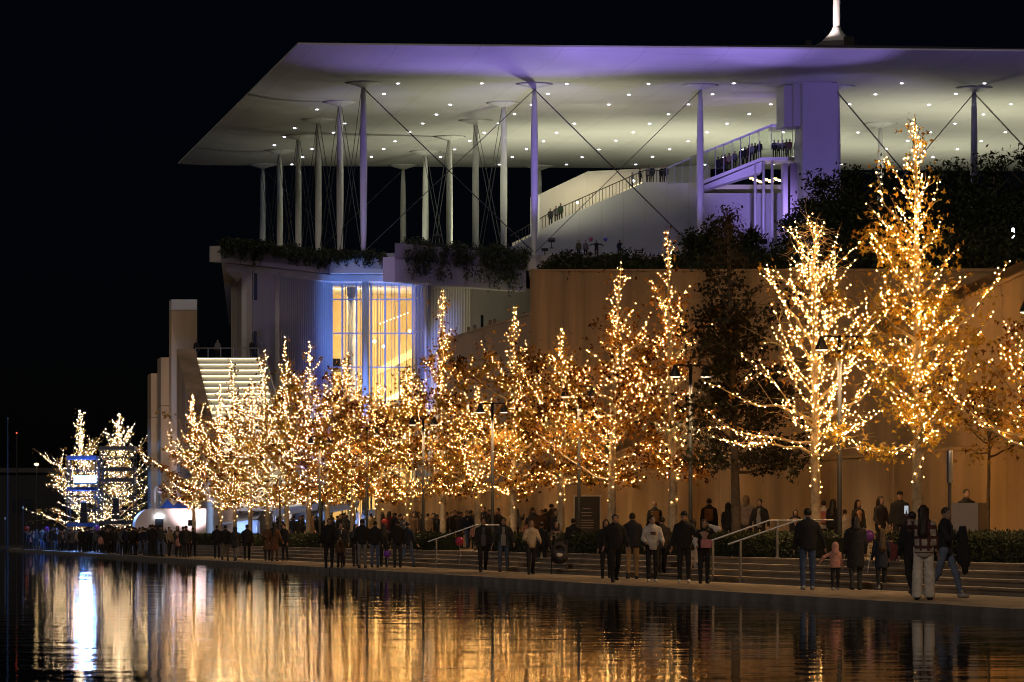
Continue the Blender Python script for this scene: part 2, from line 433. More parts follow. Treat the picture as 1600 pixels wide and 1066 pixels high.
# ================================================================== CANOPY
RZ = 42.5
CF = (-18.0, 312.0)
uR = Vector((1.0, 0.073)).normalized(); uD = Vector((-SL, 1.0)).normalized()
def C2(a, d): return (CF[0] + uR.x * a + uD.x * d, CF[1] + uR.y * a + uD.y * d)
can = tag(empty('canopy', (C2(50, 50)[0], C2(50, 50)[1], 27)), 'vast thin white square canopy on slender columns over the roof terrace', 'canopy')
# slab: thin at the rim, swelling above and slightly below
N = 40
b = MB()
def bulge(s):  return max(0.0, 1 - s * s)
for side in (0, 1):
    vs = []
    for i in range(N + 1):
        for j in range(N + 1):
            x, y = C2(100 * i / N, 102 * j / N); s = max(abs(2 * i / N - 1), abs(2 * j / N - 1))
            r2 = bulge(2 * i / N - 1) * bulge(2 * j / N - 1)
            vs.append((x, y, RZ - 0.55 * min(1, (1 - s) * 14) if side == 0 else RZ + 0.13 + 4.4 * r2))
    fs = []
    for i in range(N):
        for j in range(N):
            q = (i * (N + 1) + j, (i + 1) * (N + 1) + j, (i + 1) * (N + 1) + j + 1, i * (N + 1) + j + 1)
            fs.append(q[::-1] if side == 0 else q)
    b.add(vs, fs, side)
b.build('roof_slab', [M['roof'], M['roof_top']], can, smooth=True)
b = MB()
for (a0, d0, a1, d1) in ((0, 0, 100, 0), (100, 0, 100, 102), (100, 102, 0, 102), (0, 102, 0, 0)):
    p, q = C2(a0, d0), C2(a1, d1); b.add([(p[0], p[1], RZ), (q[0], q[1], RZ), (q[0], q[1], RZ + .14), (p[0], p[1], RZ + .14)], [(0, 1, 2, 3)])
b.build('rim', M['roof'], can)
# columns
colxy = {}
cols0 = [568, 835, 1094, 1308, 1522]
for c, x in enumerate(cols0):
    Yb = 334 + c * 0.9
    X0 = WX(x, Yb)
    for r in range(6):
        colxy[(c, r)] = (X0 - SL * 14.7 * r, Yb + 14.7 * r)
present = [(0, r) for r in range(6)] + [(1, r) for r in range(6)] + [(2, 0), (2, 5), (3, 0), (4, 0), (4, 2), (4, 4)]
TZ = 26.6
b = MB()
zb, zt = TZ - 0.1, RZ - 0.95
prof = [(0.20, 0)] + [(0.20 + 0.13 * math.sin(math.pi * k / 10) ** 0.7, (zt - zb) * k / 10) for k in range(1, 10)] + [(0.18, zt - zb)]
b.lathe((0, 0, 0), prof, 14)
cproto = b.build('column', M['white'], None, True); col_me = cproto.data
b = MB(); b.lathe((0, 0, 0), [(0.3, 0), (0.7, 0.14), (1.2, 0.28), (1.7, 0.42)], 28); cap_o = b.build('column_head', M['roof'], None, True); cap_me = cap_o.data
bpy.data.objects.remove(cproto); bpy.data.objects.remove(cap_o)
for k in present:
    x, y = colxy[k]
    o = link('column', col_me, can); o.location = (x, y, zb)
    h = link('column_head', cap_me, o, loc=(0, 0, zt - zb - .02))
def cable(p, q, r=0.034, gap=0.35):
    d = Vector((q[0] - p[0], q[1] - p[1], 0)).normalized(); n = Vector((-d.y, d.x, 0)) * gap / 2
    for s in (-1, 1):
        bb = MB(); bb.tube([Vector(p) + n * s, Vector(q) + n * s], r, 5); bb.build('cable', M['cable'], can)
def brace(k1, k2):
    a, c = colxy[k1], colxy[k2]
    cable((a[0], a[1], zt - .1), (c[0], c[1], zb + 0.2)); cable((c[0], c[1], zt - .1), (a[0], a[1], zb + .2))
brace((0, 0), (1, 0)); brace((1, 0), (2, 0)); brace((3, 0), (4, 0))
for r in range(0, 5): brace((0, r), (0, r + 1))
for r in (1, 3): brace((1, r), (1, r + 1))
brace((0, 5), (1, 5))
a = colxy[(4, 0)]; cable((a[0], a[1], zt - .1), (a[0] + 14, a[1] + .8, zb + .2))
# downlights in the soffit
b = MB(); b.lathe((0, 0, 0), [(0.13, 0), (0.13, 0.05)], 12); o = b.build('downlight', M['downlight']); dl_me = o.data; bpy.data.objects.remove(o)
random.seed(3)
for i in range(0, 11):
    for j in range(0, 10):
        if (i == 0 and j in (2, 6)) or random.random() < 0.06: continue
        y = 334.5 + 8.1 * j; x = -10.2 + 7.55 * i - SL * (y - 334)
        if i >= 10 and j > 5: continue
        o = link('downlight', dl_me, can); o.location = (x + random.uniform(-.15, .15), y + random.uniform(-.3, .3), RZ - 0.59)
for j in range(3, 8):
    y = 334.5 + 8.1 * j; o = link('downlight', dl_me, can); o.location = (-13.9 - SL * (y - 334), y - 4, RZ - 0.59)
# mast on the roof centre
cx, cyy = 31.75, 363.0
mast = tag(empty('roof_mast', (cx, cyy, RZ + 4.4)), 'white tapering mast on a lit conical foot on top of the canopy', 'mast')
MZ = 1.75
b = MB(); b.lathe((cx, cyy, RZ + 5.2 + MZ), [(1.55, 0), (1.3, .25), (0.75, .8), (.45, 1.25), (.4, 1.5)], 20); b.build('foot', M['white'], mast, True)
b = MB(); b.lathe((cx, cyy, RZ + 6.72 + MZ), [(.36, 0), (.33, 6), (.22, 18)], 14); b.build('pole', M['white'], mast, True)
b = MB(); b.lathe((cx, cyy, RZ + 4.3), [(2.3, 0), (2.3, .5 + MZ), (1.7, .89 + MZ)], 20); b.build('base_ring', M['roof_top'], mast)
b = MB(); b.box((cx + 1.0, cyy - 2.2, RZ + 5.9), (1.0, .5, 2.6)); b.build('lamp_box', M['black'], mast)
b = MB(); b.box((cx - 2.9, cyy - 1.5, RZ + 5.7), (.6, .5, 2.4)); b.build('lamp_box', M['black'], mast)
spot('mast_lamp', (cx - 2.4, cyy - 2.6, RZ + 7.2), (cx, cyy, RZ + 11), (1, .80, .78), 1400, 90, .5, .1, mast)

# terrace slab that carries the canopy
ter = MB()
A = (WX(345, 320), 320.0); B = (WX(515, 334), 334.0); Cc = (WX(617, 333.6), 333.6); D1 = (WX(617, 322), 322.0); E1 = (WX(822, 336), 336.0)
ter.prism([A, B, Cc, D1, E1, (90, 337), (70, 425), (-32.4, 425)], 25.2, TZ)
struct(ter.build('roof_terrace', M['concrete_grey']))

# lamps that light the soffit (uplighters standing on the terrace)
WHT = (1.0, 0.98, 0.70)
for i, (x, y, pw) in enumerate([(-8, 350, 1662), (-13, 390, 1187), (3, 340, 3562), (-2, 380, 4037), (10, 374, 4512), (20, 375, 4512), (38, 352, 4512), (50, 356, 4512), (30, 385, 4512), (48, 390, 4512), (64, 370, 4512)]):
    floodlight((x, y, TZ + 0.95), (x, y + 2, RZ), WHT, pw, 'small black uplighter standing on the terrace beneath the white canopy', 150, 0.8)['group'] = 'uplighters on the roof terrace'
PUR = (0.38, 0.27, 1.0)
floodlight((15.0, 305, 23.6), (14.5, 313, RZ), PUR, 12500, 'violet floodlight on the hill below the middle of the canopy', 62, 0.5)
floodlight((26.0, 306, 23.6), (25, 313, RZ), PUR, 8000, 'violet floodlight on the hill left of the lift tower', 50, 0.5)
floodlight((28.5, 303, 23.4), (29.2, 331, 35), PUR, 8500, 'violet floodlight on the hill below the lift tower', 34, 0.5)
floodlight((-6.5, 324.6, TZ + .95), (-8, 316, RZ), PUR, 3600, 'violet floodlight on the terrace edge above the glass foyer', 100, 0.9)
floodlight((3.5, 329.0, TZ + .95), (3, 318, RZ), PUR, 6500, 'violet floodlight on the terrace edge by the second front column', 100, 0.9)
for k, (x, y, z, c, lb) in enumerate(((-13.2, 291, 1.6, 0, 'violet floodlight in the plaza aimed at the first front column'), (3.5, 318, TZ - 3.0, 1, 'violet floodlight on the hill aimed at the second front column'), (17.0, 316, 24.0, 2, 'violet floodlight on the hill aimed at the third front column'))):
    q = colxy[(c, 0)]; floodlight((x, y, z), (q[0], q[1], 33 if c == 0 else 36), PUR, 20000 if c == 0 else 9000, lb, 13 if c == 0 else 34, .7)
floodlight((45, 300, 23.4), (42, 318, RZ), PUR, 3000, 'violet floodlight on the hill near the right end of the canopy', 60, 0.4)

# ================================================================== OPERA HOUSE under the terrace
oh = tag(empty('opera_house', (-17, 340, 0)), 'pale concrete opera house with a tall glowing glass foyer', 'building')
def part(name, fn, mm, parent=oh, smooth=False):
    bb = MB(); fn(bb); return bb.build(name, mm, parent, smooth)
P0 = (WX(362, 345), 345.0); P1 = (WX(385, 324), 324.0); P2 = (WX(430, 328.5), 328.5); P3 = (WX(516, 338), 338.0); P4 = (WX(645, 338), 338.0); P5 = (WX(669, 329), 329.0)
P6 = (WX(737, 336), 336.0); P7 = (WX(835, 345), 345.0)
# fascia boxes
part('fascia', lambda q: q.wall(A, B, 1.2, 24.85, 26.2), M['concrete_grey'])
part('fascia', lambda q: q.wall((B[0], 333.8), (Cc[0] + .4, 333.8), 1.4, 24.8, 26.35), M['concrete_pale'])
part('fascia', lambda q: q.wall(D1, E1, 1.4, 23.3, 25.4), M['concrete_pale'])
part('soffit', lambda q: q.prism([(A[0] + .3, A[1] + 1.4), (B[0], 335.6), (D1[0] + .2, 335.6), (D1[0] + .8, 323.8), (E1[0], 338), (E1[0], 352), (A[0], 352)], 24.2, 24.78), M['concrete_pale'])
# left block
part('wall', lambda q: q.wall(P0, P1, 0.5, 0, 24.6), M['concrete_grey'])
part('wall', lambda q: q.wall((WX(364, 424), 424), (P0[0] - .05, P0[1] + .1), 0.5, 0, 24.9), M['concrete_grey'])
part('wall', lambda q: q.wall((P1[0] + .02, P1[1]), P2, 0.5, 0, 24.6), M['concrete_pale'])
for (x0, x1, y0, y1) in ((391, 395, 425, 470), (397, 402, 423, 470), (391, 395, 520, 560), (397, 402, 518, 560)):
    f0 = (x0 - 385) / 45; f1 = (x1 - 385) / 45
    a = (P1[0] + (P2[0] - P1[0]) * f0, P1[1] + (P2[1] - P1[1]) * f0 - .06); c = (P1[0] + (P2[0] - P1[0]) * f1, P1[1] + (P2[1] - P1[1]) * f1 - .06)
    w = part('window', lambda q: q.wall(a, c, 0.05, WZ(y1, 326), WZ(y0, 326)), M['dark_glass'])
part('wall', lambda q: q.wall((P2[0] + .02, P2[1]), P3, 0.5, 0, 24.6), M['concrete_pale'])
def fins(q):
    n = 30
    for i in range(n):
        t = (i + .5) / n; x = P2[0] + (P3[0] - P2[0]) * t; y = P2[1] + (P3[1] - P2[1]) * t
        q.box((x + .08, y - .2, 12.3), (.09, .5, 24.5), math.atan2(P3[1] - P2[1], P3[0] - P2[0]))
tag(part('fins', fins, M['concrete_pale']), kind='stuff')
def bands(q):
    for zz in (20.6, 13.6, 7.0):
        q.wall((P2[0], P2[1] - .02), (P3[0] - .05, P3[1] - .02), .04, zz, zz + .25, z0q=zz + 1.8, z1q=zz + 2.05)
part('slanting_ledge', bands, M['concrete_grey'])  # thin slanting ledges of greyer concrete across the ribbed wall
# glazed foyer
def pane(p, q, z0, z1):
    bb = MB(); bb.wall(p, q, 0.03, z0, z1); bb.build('pane', M['glass'], oh)
mx = [517, 535, 557, 580, 602, 624, 645]
hz = [0.6, WZ(733, 338), WZ(680, 338), WZ(627, 338), WZ(574, 338), WZ(521, 338), WZ(468, 338), 24.75]
for i in range(6):
    for j in range(7): pane((WX(mx[i], 338) + .06, 338), (WX(mx[i + 1], 338) - .06, 338), hz[j] + .06, hz[j + 1] - .06)
for x in mx: part('mullion', lambda q: q.box((WX(x, 338), 337.95, 12.5), (.16, .34, 24.2)), M['mullion'])
for z in hz[1:-1]: part('transom', lambda q: q.box(((WX(517, 338) + WX(645, 338)) / 2, 337.99, z), (7.4, .2, .12)), M['mullion'])
for x in (540, 545, 550, 563, 568, 590, 595, 612, 617, 635): part('glazing_rod', lambda q: q.tube([(WX(x, 338.3), 338.3, .6), (WX(x, 338.3), 338.3, 24.6)], .03, 5), M['mullion'])
ns = 5
for i in range(ns):
    t0, t1 = i / ns, (i + 1) / ns
    L = lambda t: (P4[0] + (P5[0] - P4[0]) * t, P4[1] + (P5[1] - P4[1]) * t)
    for j in range(7): pane(L(t0 + .02), L(t1 - .02), hz[j] + .06, hz[j + 1] - .06)
    part('mullion', lambda q: q.box((*L(t1), 12.2), (.16, .5, 23.2), 0.3), M['mullion'])
for z in hz[1:-1]: part('transom', lambda q: q.wall(L(0), L(.99), .1, z - .06, z + .06), M['mullion'])
# cream louvre wall and grey wall further right
part('wall', lambda q: q.wall((P5[0] + .02, P5[1] + .3), P6, .4, 0, 24.1), M['inner_white'])
def fins2(q):
    for i in range(16):
        t = i / 16; q.box((P5[0] + (P6[0] - P5[0]) * t, P5[1] + .1 + (P6[1] - P5[1]) * t, 12), (.1, .4, 24), .4)
tag(part('fins', fins2, M['inner_white']), kind='stuff')
part('wall', lambda q: q.wall((P6[0] + .02, P6[1] + .3), P7, .4, 0, 24.1), M['concrete_pale'])
for (x, y0, y1) in ((754, 492, 516), (765, 489, 514), (776, 486, 512), (814, 473, 487)):
    f0 = (x - 3.5 - 737) / 98; f1 = (x + 2 - 737) / 98; Ym = 336 + 9 * f0
    a = (P6[0] + (P7[0] - P6[0]) * f0, P6[1] + .22 + (P7[1] - P6[1]) * f0); c = (P6[0] + (P7[0] - P6[0]) * f1, P6[1] + .22 + (P7[1] - P6[1]) * f1)
    w = part('window', lambda q: q.wall(a, c, .05, WZ(y1, Ym), WZ(y0, Ym)), M['dark_glass'])
    part('frame', lambda q: q.wall((a[0] - .06, a[1] - .01), (a[0], a[1] - .01), .06, WZ(y1, Ym), WZ(y0, Ym)), M['white'], w)
# outside column by the glass
part('column', lambda q: q.tube([(WX(571, 336), 336, 0), (WX(571, 336), 336, 24.8)], .33, 18), M['white'], oh, True)
# interior of the foyer
xl, xr = P3[0] - 1.0, P4[0] + 3.5
part('floor', lambda q: q.prism([(xl, 338.4), (xr, 338.4), (xr, 352), (xl, 352)], 0.2, .55), M['inner_white'])
part('back_wall', lambda q: q.wall((xl, 351), (xr, 351), .4, .5, 24.7), M['wood'])
part('side_wall', lambda q: q.wall((xl, 351), (xl, 338.4), -.3, .5, 24.7), M['inner_white'])
part('side_wall', lambda q: q.wall((xr, 338.4), (xr, 351), .3, .5, 24.7), M['inner_white'])
part('ceiling', lambda q: q.prism([(xl, 338.4), (xr, 338.4), (xr, 351), (xl, 351)], 24.0, 24.19), M['inner_white'])
part('inner_column', lambda q: q.tube([(WX(549, 341), 341, .5), (WX(549, 341), 341, 24)], .42, 16), M['inner_white'], oh, True)
part('slats', lambda q: [q.box((WX(x, 348), 348, 15), (.06, .1, 17)) for x in range(584, 622, 3)], M['wood'])
for (x0, x1, z) in ((517, 532, 6.2), (517, 532, 11.5), (517, 532, 17.0)):
    part('gallery', lambda q: q.box(((WX(x0, 344) + WX(x1, 344)) / 2, 344.5, z), (1.1, 8, .9)), M['dark_metal'])
# sloping stair and balustrade inside
part('stair_flight', lambda q: q.wall((WX(590, 346), 346), (WX(645, 346), 346), .8, WZ(585, 346), WZ(575, 346), WZ(545, 346), z0q=WZ(558, 346)), M['wood'])
part('stair_flight', lambda q: q.wall((WX(590, 344), 344), (WX(645, 344), 344), .8, WZ(640, 344), WZ(630, 344), WZ(600, 344), z0q=WZ(610, 344)), M['wood'])
part('stair_flight', lambda q: q.wall((WX(580, 345), 345), (WX(645, 345), 345), .8, WZ(715, 345), WZ(705, 345), WZ(670, 345), z0q=WZ(682, 345)), M['inner_white'])
for i in range(9):
    x = 594 + i * 5.4; y = 507 - (i * 2.1)
    part('lamp', lambda q: q.lathe((WX(x, 345), 345, WZ(y, 345)), [(.02, 0), (.09, .06), (.02, .13)], 6), M['warm_lamp'])
for (x, y, s) in ((556, 535, .16), (585, 537, .2), (599, 544, .16), (640, 520, .16)):
    part('lamp', lambda q: q.lathe((WX(x, 340.5), 340.5, WZ(y, 340.5)), [(.02, 0), (s, s), (.02, 2 * s)], 8), M['warm_lamp'])
YEL = (1.0, 0.74, 0.36)
area('foyer_light', (WX(560, 340), 341.5, 23.8), (WX(575, 351), 351, 12), YEL, 1500, 5, 1, oh)
area('foyer_light', (WX(610, 340), 341.5, 14.6), (WX(615, 351), 351, 8), YEL, 1100, 4, 1, oh)
area('foyer_light', (WX(634, 339.2), 339.2, 18), (WX(636, 351), 351, 13), (1, .80, .44), 1300, 1.2, 6, oh)
area('foyer_light', (WX(622, 339.2), 339.2, 8), (WX(618, 351), 351, 8), (1, .80, .44), 1900, 3, 5, oh)
area('foyer_light', (WX(545, 339.2), 339.2, 10), (WX(555, 351), 351, 10), YEL, 700, 2, 6, oh)
# strip of warm light that leaks beside the blue glass
area('foyer_light', (P5[0] + .3, P5[1] + 2.5, 12), (P5[0] + 2, P5[1] + 2.5, 12), (1, .9, .6), 30, .3, 20, oh)
BLU = (0.10, 0.20, 1.0)
floodlight((WX(566, 327), 327, 1.6), (WX(571, 336), 336, 19), (.12, .28, 1), 36000, 'blue floodlight on the ground before the glass foyer', 30, .6)
floodlight((WX(655, 315), 315, 1.6), (WX(657, 333), 333, 19), BLU, 30000, 'blue floodlight on the ground before the angled glazing', 17, .5)
floodlight((WX(524, 326), 326, 1.6), (WX(508, 337), 337.5, 14), (0.10, 0.16, 1.0), 7500, 'blue floodlight on the ground before the ribbed wall', 56, .9)
floodlight((WX(600, 300), 300, 1.6), (WX(560, 333), 333, 25.5), (.5, .42, 1), 2400, 'violet floodlight in the plaza aimed at the fascia', 34, .8)
floodlight((WX(700, 318), 318, 1.6), (WX(715, 337), 337, 19), (1.0, .88, .6), 7500, 'warm floodlight in the plaza before the cream louvre wall', 46, .8)
floodlight((WX(420, 296), 296, 1.6), (WX(420, 326), 326, 14), (.95, .84, .86), 2600, 'pale floodlight in the plaza before the smooth wall', 80, .9)

# ================================================================== GRAND STAIR AND TOWERS (left)
gs = tag(empty('grand_stair', (WX(350, 315), 315, 0)), 'broad lit flight of deep steps between sloping concrete walls', 'staircase')
YT = 320.0; nS = 24; run = 1.2; ris = 0.55; wS = 5.45
sx0 = WX(305, YT)
zt_s = WZ(561, YT)
for k in range(nS):
    y = YT - k * run; x = sx0 + SL * k * run; z = zt_s - k * ris
    if z < 0.4: break
    part('step', lambda q: q.prism([(x + SL * run, y - run), (x + wS + SL * run, y - run), (x + wS, y + .1), (x, y + .1)], z - ris - .1, z), M['white'], gs)
    part('nosing', lambda q: q.prism([(x + SL * run - .005, y - run - .2), (x + wS + SL * run, y - run - .2), (x + wS + SL * run - .01, y - run + .1), (x + SL * run, y - run + .1)], z + .004, z + .06), M['white'], gs)
    for s, xx in ((0, .35), (1, wS - .35)):
        part('step_light', lambda q: q.box((x + SL * run + (1.36 if s == 0 else wS - 1.36), y - run - .11, z - .03), (2.6, .06, .05)), M['step_led'], gs)
part('landing', lambda q: q.prism([(sx0, YT + .12), (sx0 + wS, YT + .12), (sx0 + wS - 1.5, YT + 9), (sx0 - 1.5, YT + 9)], zt_s - .8, zt_s), M['concrete_grey'], gs)
def slopewall(q, xo, th, up):
    a = (sx0 + xo, YT); n2 = 24; c = (sx0 + xo + SL * run * n2, YT - run * n2)
    q.prism([a, (a[0] + th, a[1]), (c[0] + th, c[1]), c], 0, [zt_s + up, zt_s + up, zt_s - ris * n2 + up, zt_s - ris * n2 + up])
part('side_wall', lambda q: slopewall(q, -1.6, 1.55, .85), M['concrete'], gs)
part('side_wall', lambda q: slopewall(q, wS + .05, .35, .5), M['concrete_grey'], gs)
for i in range(6):
    x = sx0 + wS * i / 5
    part('rail_post', lambda q: q.tube([(x, YT + .3, zt_s), (x, YT + .3, zt_s + .95)], .045, 6), M['steel'], gs)
part('handrail', lambda q: q.tube([(sx0, YT + .3, zt_s + .95), (sx0 + wS, YT + .3, zt_s + .95)], .05, 6), M['steel'], gs)
part('handrail', lambda q: q.tube([(sx0 + wS + .2, YT, zt_s + 1.4), (sx0 + wS + .2 + SL * run * 20, YT - run * 20, zt_s - ris * 20 + 1.4)], .06, 6), M['steel'], gs)

def tower(x0, x1, yt, Y, dep, label, cap=False):
    X0, X1 = WX(x0, Y), WX(x1, Y); z = WZ(yt, Y)
    t = tag(empty('tower_slab', (X0, Y, 0)), label, 'tower')
    bp = [(X0, Y), (X1, Y), (X1 - SL * dep, Y + dep), (X0 - SL * dep, Y + dep)]
    zz = z - .95 if cap else z
    nn = 4
    for k in range(nn):
        za, zb2 = zz * k / nn, zz * (k + 1) / nn - .03
        part('wall_panel', lambda q: q.prism(bp, za, zb2), M['concrete'], t)
    if cap:
        part('cap', lambda q: q.prism(bp, zz, z), M['white'], t)
    return t
tower(268, 308, 468, 331, 2.2, 'tall slim concrete tower slab with a pale cap beside the lit stair', True)
tower(251.5, 264, 558, 299, 3.0, 'middle one of three concrete slabs, left of the tall tower')
tower(236, 248.5, 583, 302, 3.0, 'lowest and leftmost of the three concrete slabs')
floodlight((WX(300, 280), 280, 2.2), (WX(288, 331), 331, 17), (.95, .75, .8), 3000, 'violet floodlight at the foot of the slim tower', 55, .8)

# ================================================================== STAIR WALL, WALKWAY AND LIFT TOWER on the terrace
sw = tag(empty('white_stair_block', (WX(950, 348), 348, TZ)), 'white stair block with balustrade rising to the right under the canopy', 'staircase')
YS = 348.0
topline = [(797, 387), (870, 345), (1006, 285), (1095, 285)]
for (a, c) in zip(topline[:-1], topline[1:]):
    part('wall', lambda q: q.wall((WX(a[0], YS), YS), (WX(c[0], YS), YS), 0.5, TZ, WZ(a[1], YS), WZ(c[1], YS)), M['white'], sw)
part('wall', lambda q: q.wall((WX(1095, YS) + .01, YS + .05), (WX(1262, YS), YS + .05), .5, TZ, WZ(302, YS)), M['white'], sw)
for i in range(7):
    x = 872 + i * 34
    yb_ = 388; yt_ = np.interp(x, [797, 870, 1006, 1095], [387, 345, 285, 285])
    part('joint_fillet', lambda q: q.box((WX(x, YS), YS - .006, (WZ(yt_, YS) + TZ) / 2), (.03, .02, WZ(yt_, YS) - TZ - .2)), M['concrete_pale'], sw)
# second parapet behind and the stair surface between
YB = 356.0
part('stair_surface', lambda q: q.add([(WX(800, YS), YS + .5, WZ(389, YS)), (WX(1006, YS), YS + .5, WZ(287, YS)), (WX(1006, YS), YB, WZ(283, YB)), (WX(800, YS), YB, WZ(380, YB))], [(0, 1, 2, 3)]), M['inner_white'], sw)
part('landing', lambda q: q.prism([(WX(1006, YS), YS + .5), (WX(1255, YS), YS + .5), (WX(1255, YB), YB), (WX(1006, YS), YB)], WZ(288, YS) - .4, WZ(288, YS)), M['inner_white'], sw)
part('parapet', lambda q: q.wall((WX(838, YB), YB), (WX(918, YB), YB), .4, WZ(340, YB) - 3, WZ(306, YB), WZ(268, YB), z0q=WZ(295, YB) - 2), M['white'], sw)
part('parapet', lambda q: q.wall((WX(918, YB) + .01, YB + .02), (WX(1110, YB), YB + .02), .4, WZ(300, YB) - 2, WZ(268, YB), WZ(258, YB)), M['white'], sw)
part('end_panel', lambda q: q.wall((WX(829, YS - .6), YS - .6), (WX(843, YS - .6), YS - .6), .4, TZ, WZ(309, YS)), M['white'], sw)
for (y0, yy) in ((0, 0), (1, 2)):
    pass
nb = 46
for i in range(nb):
    x = 800 + (1036 - 800) * i / (nb - 1); y = float(np.interp(x, [797, 870, 1006, 1095], [387, 345, 285, 285]))
    part('baluster', lambda q: q.tube([(WX(x, YS + .2), YS + .2, WZ(y, YS)), (WX(x, YS + .2), YS + .2, WZ(y, YS) + 1.1)], .028, 4), M['dark_metal'], sw)
part('handrail', lambda q: q.tube([(WX(x, YS + .2), YS + .2, WZ(y, YS) + 1.12) for x, y in [(797, 387), (870, 345), (1006, 285), (1045, 285)]], .05, 6), M['dark_metal'], sw)
for x, y in ((902, 317), (990, 283)):
    part('stair_light', lambda q: q.lathe((WX(x, YS + 2), YS + 2, WZ(y, YS) + .1), [(.02, 0), (.12, .1), (.02, .2)], 8), M['led_white'], sw)
area('stair_light', (WX(930, 352), 352, 35.5), (WX(930, 352), 353.5, 30), (1, .85, .5), 260, 9, .3, sw)

wk = tag(empty('glazed_walkway', (WX(1170, 342), 342, TZ)), 'glass sided walkway climbing to a lit lookout beside the lift tower', 'walkway')
YW = 343.0
bot = [(1042, 288), (1092, 285), (1190, 246), (1250, 245)]
top = [(1042, 262), (1092, 240), (1205, 195), (1258, 195)]
for (a, c) in zip(bot[1:-1], bot[2:]):
    part('floor_slab', lambda q: q.wall((WX(a[0], YW), YW), (WX(c[0], YW), YW), 3.6, WZ(a[1] + 5, YW), WZ(a[1], YW), WZ(c[1], YW), z0q=WZ(c[1] + 5, YW)), M['white'], wk)
part('soffit_wedge', lambda q: q.wall((WX(1096, YW + .4), YW + .4), (WX(1190, YW + .4), YW + .4), 3.0, WZ(297, YW), WZ(291, YW), WZ(252, YW), z0q=WZ(268, YW)), M['white'], wk)
part('roof_edge', lambda q: q.wall((WX(1092, YW), YW), (WX(1205, YW), YW), .25, WZ(243, YW), WZ(240, YW), WZ(194, YW), z0q=WZ(198, YW)), M['white'], wk)
part('roof_edge', lambda q: q.wall((WX(1042, YW), YW), (WX(1092, YW) - .01, YW), .25, WZ(264, YW), WZ(262, YW), WZ(240, YW), z0q=WZ(243, YW)), M['white'], wk)
part('roof_plate', lambda q: q.prism([(WX(1205, YW) + .01, YW - .4), (WX(1259, YW), YW - .4), (WX(1259, YW), YW + 3.8), (WX(1205, YW) + .01, YW + 3.8)], WZ(199, YW), WZ(194.5, YW)), M['white'], wk)
part('back_rail', lambda q: q.tube([(WX(x, YW), YW + 3.5, WZ(y, YW) + 1.1) for x, y in ((1096, 283), (1190, 246), (1250, 245))], .04, 6), M['steel'], wk)
floodlight((22.5, 331.5, TZ + .95), (24.2, 344.5, 34.5), PUR, 4500, 'violet floodlight on the terrace under the glass walkway', 58, .7)
xs = [1042, 1054, 1066, 1079, 1092, 1105, 1118, 1131, 1144, 1157, 1171, 1186, 1205, 1222, 1238, 1254]
bx_, by_ = [p[0] for p in bot], [p[1] for p in bot]; tx_, ty_ = [p[0] for p in top], [p[1] for p in top]
for i, x in enumerate(xs):
    yb_, yt_ = float(np.interp(x, bx_, by_)), float(np.interp(x, tx_, ty_))
    part('glazing_post', lambda q: q.box((WX(x, YW), YW + .02, (WZ(yb_, YW) + WZ(yt_, YW)) / 2), (.07, .07, WZ(yt_, YW) - WZ(yb_, YW) - .02)), M['steel'], wk)
    if i < len(xs) - 1:
        x2 = xs[i + 1]; yb2, yt2 = float(np.interp(x2, bx_, by_)), float(np.interp(x2, tx_, ty_))
        part('pane', lambda q: q.wall((WX(x, YW) + .05, YW), (WX(x2, YW) - .05, YW), .02, WZ(yb_, YW) + .02, WZ(yt_, YW) - .05, WZ(yt2, YW) - .05, z0q=WZ(yb2, YW) + .02), M['rail_glass'], wk)
area('walkway_light', (WX(1225, YW), YW + 2, WZ(200, YW)), (WX(1225, YW), YW + 2, 30), (1, .9, .72), 70, 2.4, .3, wk)
point('walkway_light', (WX(1130, YW), YW + 2, WZ(245, YW)), (1, .85, .62), 40, .2, wk)
for x in (1180, 1193, 1206.5, 1243):
    part('support_post', lambda q: q.tube([(WX(x, YW + .5), YW + .5, TZ - .2), (WX(x, YW + .5), YW + .5, WZ(252, YW))], .14, 10), M['white'], wk, True)
part('lit_ceiling', lambda q: [q.box((WX(x, YW + 9), YW + 9, WZ(285 - (x % 7), YW + 9)), (.5, .1, .1)) for x in range(1175, 1225, 5)], M['warm_lamp'], wk)

lt = tag(empty('lift_tower', (WX(1280, 335), 335, TZ)), 'broad pale lift tower reaching up to the canopy, washed violet', 'lift tower')
YL = 333.6
part('shaft', lambda q: q.prism([(WX(1254, YL), YL), (WX(1308, YL), YL), (WX(1308, YL) - .4, YL + 4), (WX(1254, YL) - .4, YL + 4)], TZ - 6, WZ(130, YL)), M['white'], lt)
part('head_box', lambda q: q.prism([(WX(1240, YL + 1), YL + 1), (WX(1253.5, YL + 1), YL + 1), (WX(1253.5, YL) - .4, YL + 4), (WX(1240, YL) - .4, YL + 4)], WZ(195, YL), WZ(124, YL)), M['white'], lt)
part('head_box', lambda q: q.prism([(WX(1225, YL + 1.6), YL + 1.6), (WX(1238.5, YL + 1.6), YL + 1.6), (WX(1238, YL) - .4, YL + 4), (WX(1225, YL) - .4, YL + 4)], WZ(195, YL), WZ(130, YL)), M['white'], lt)
part('edge_beam', lambda q: q.prism([(WX(1240, YL), YL - .2), (WX(1300, YL), YL - .2), (WX(1300, YL), YL + 2), (WX(1240, YL), YL + 2)], WZ(130, YL) + .01, WZ(123, YL)), M['white'], lt)
part('side_wall', lambda q: q.prism([(WX(1224, YL + 3), YL + 3), (WX(1231, YL + 3), YL + 3), (WX(1231, YL + 3), YL + 6), (WX(1224, YL + 3), YL + 6)], TZ - .2, WZ(250, YL)), M['concrete_pale'], lt)
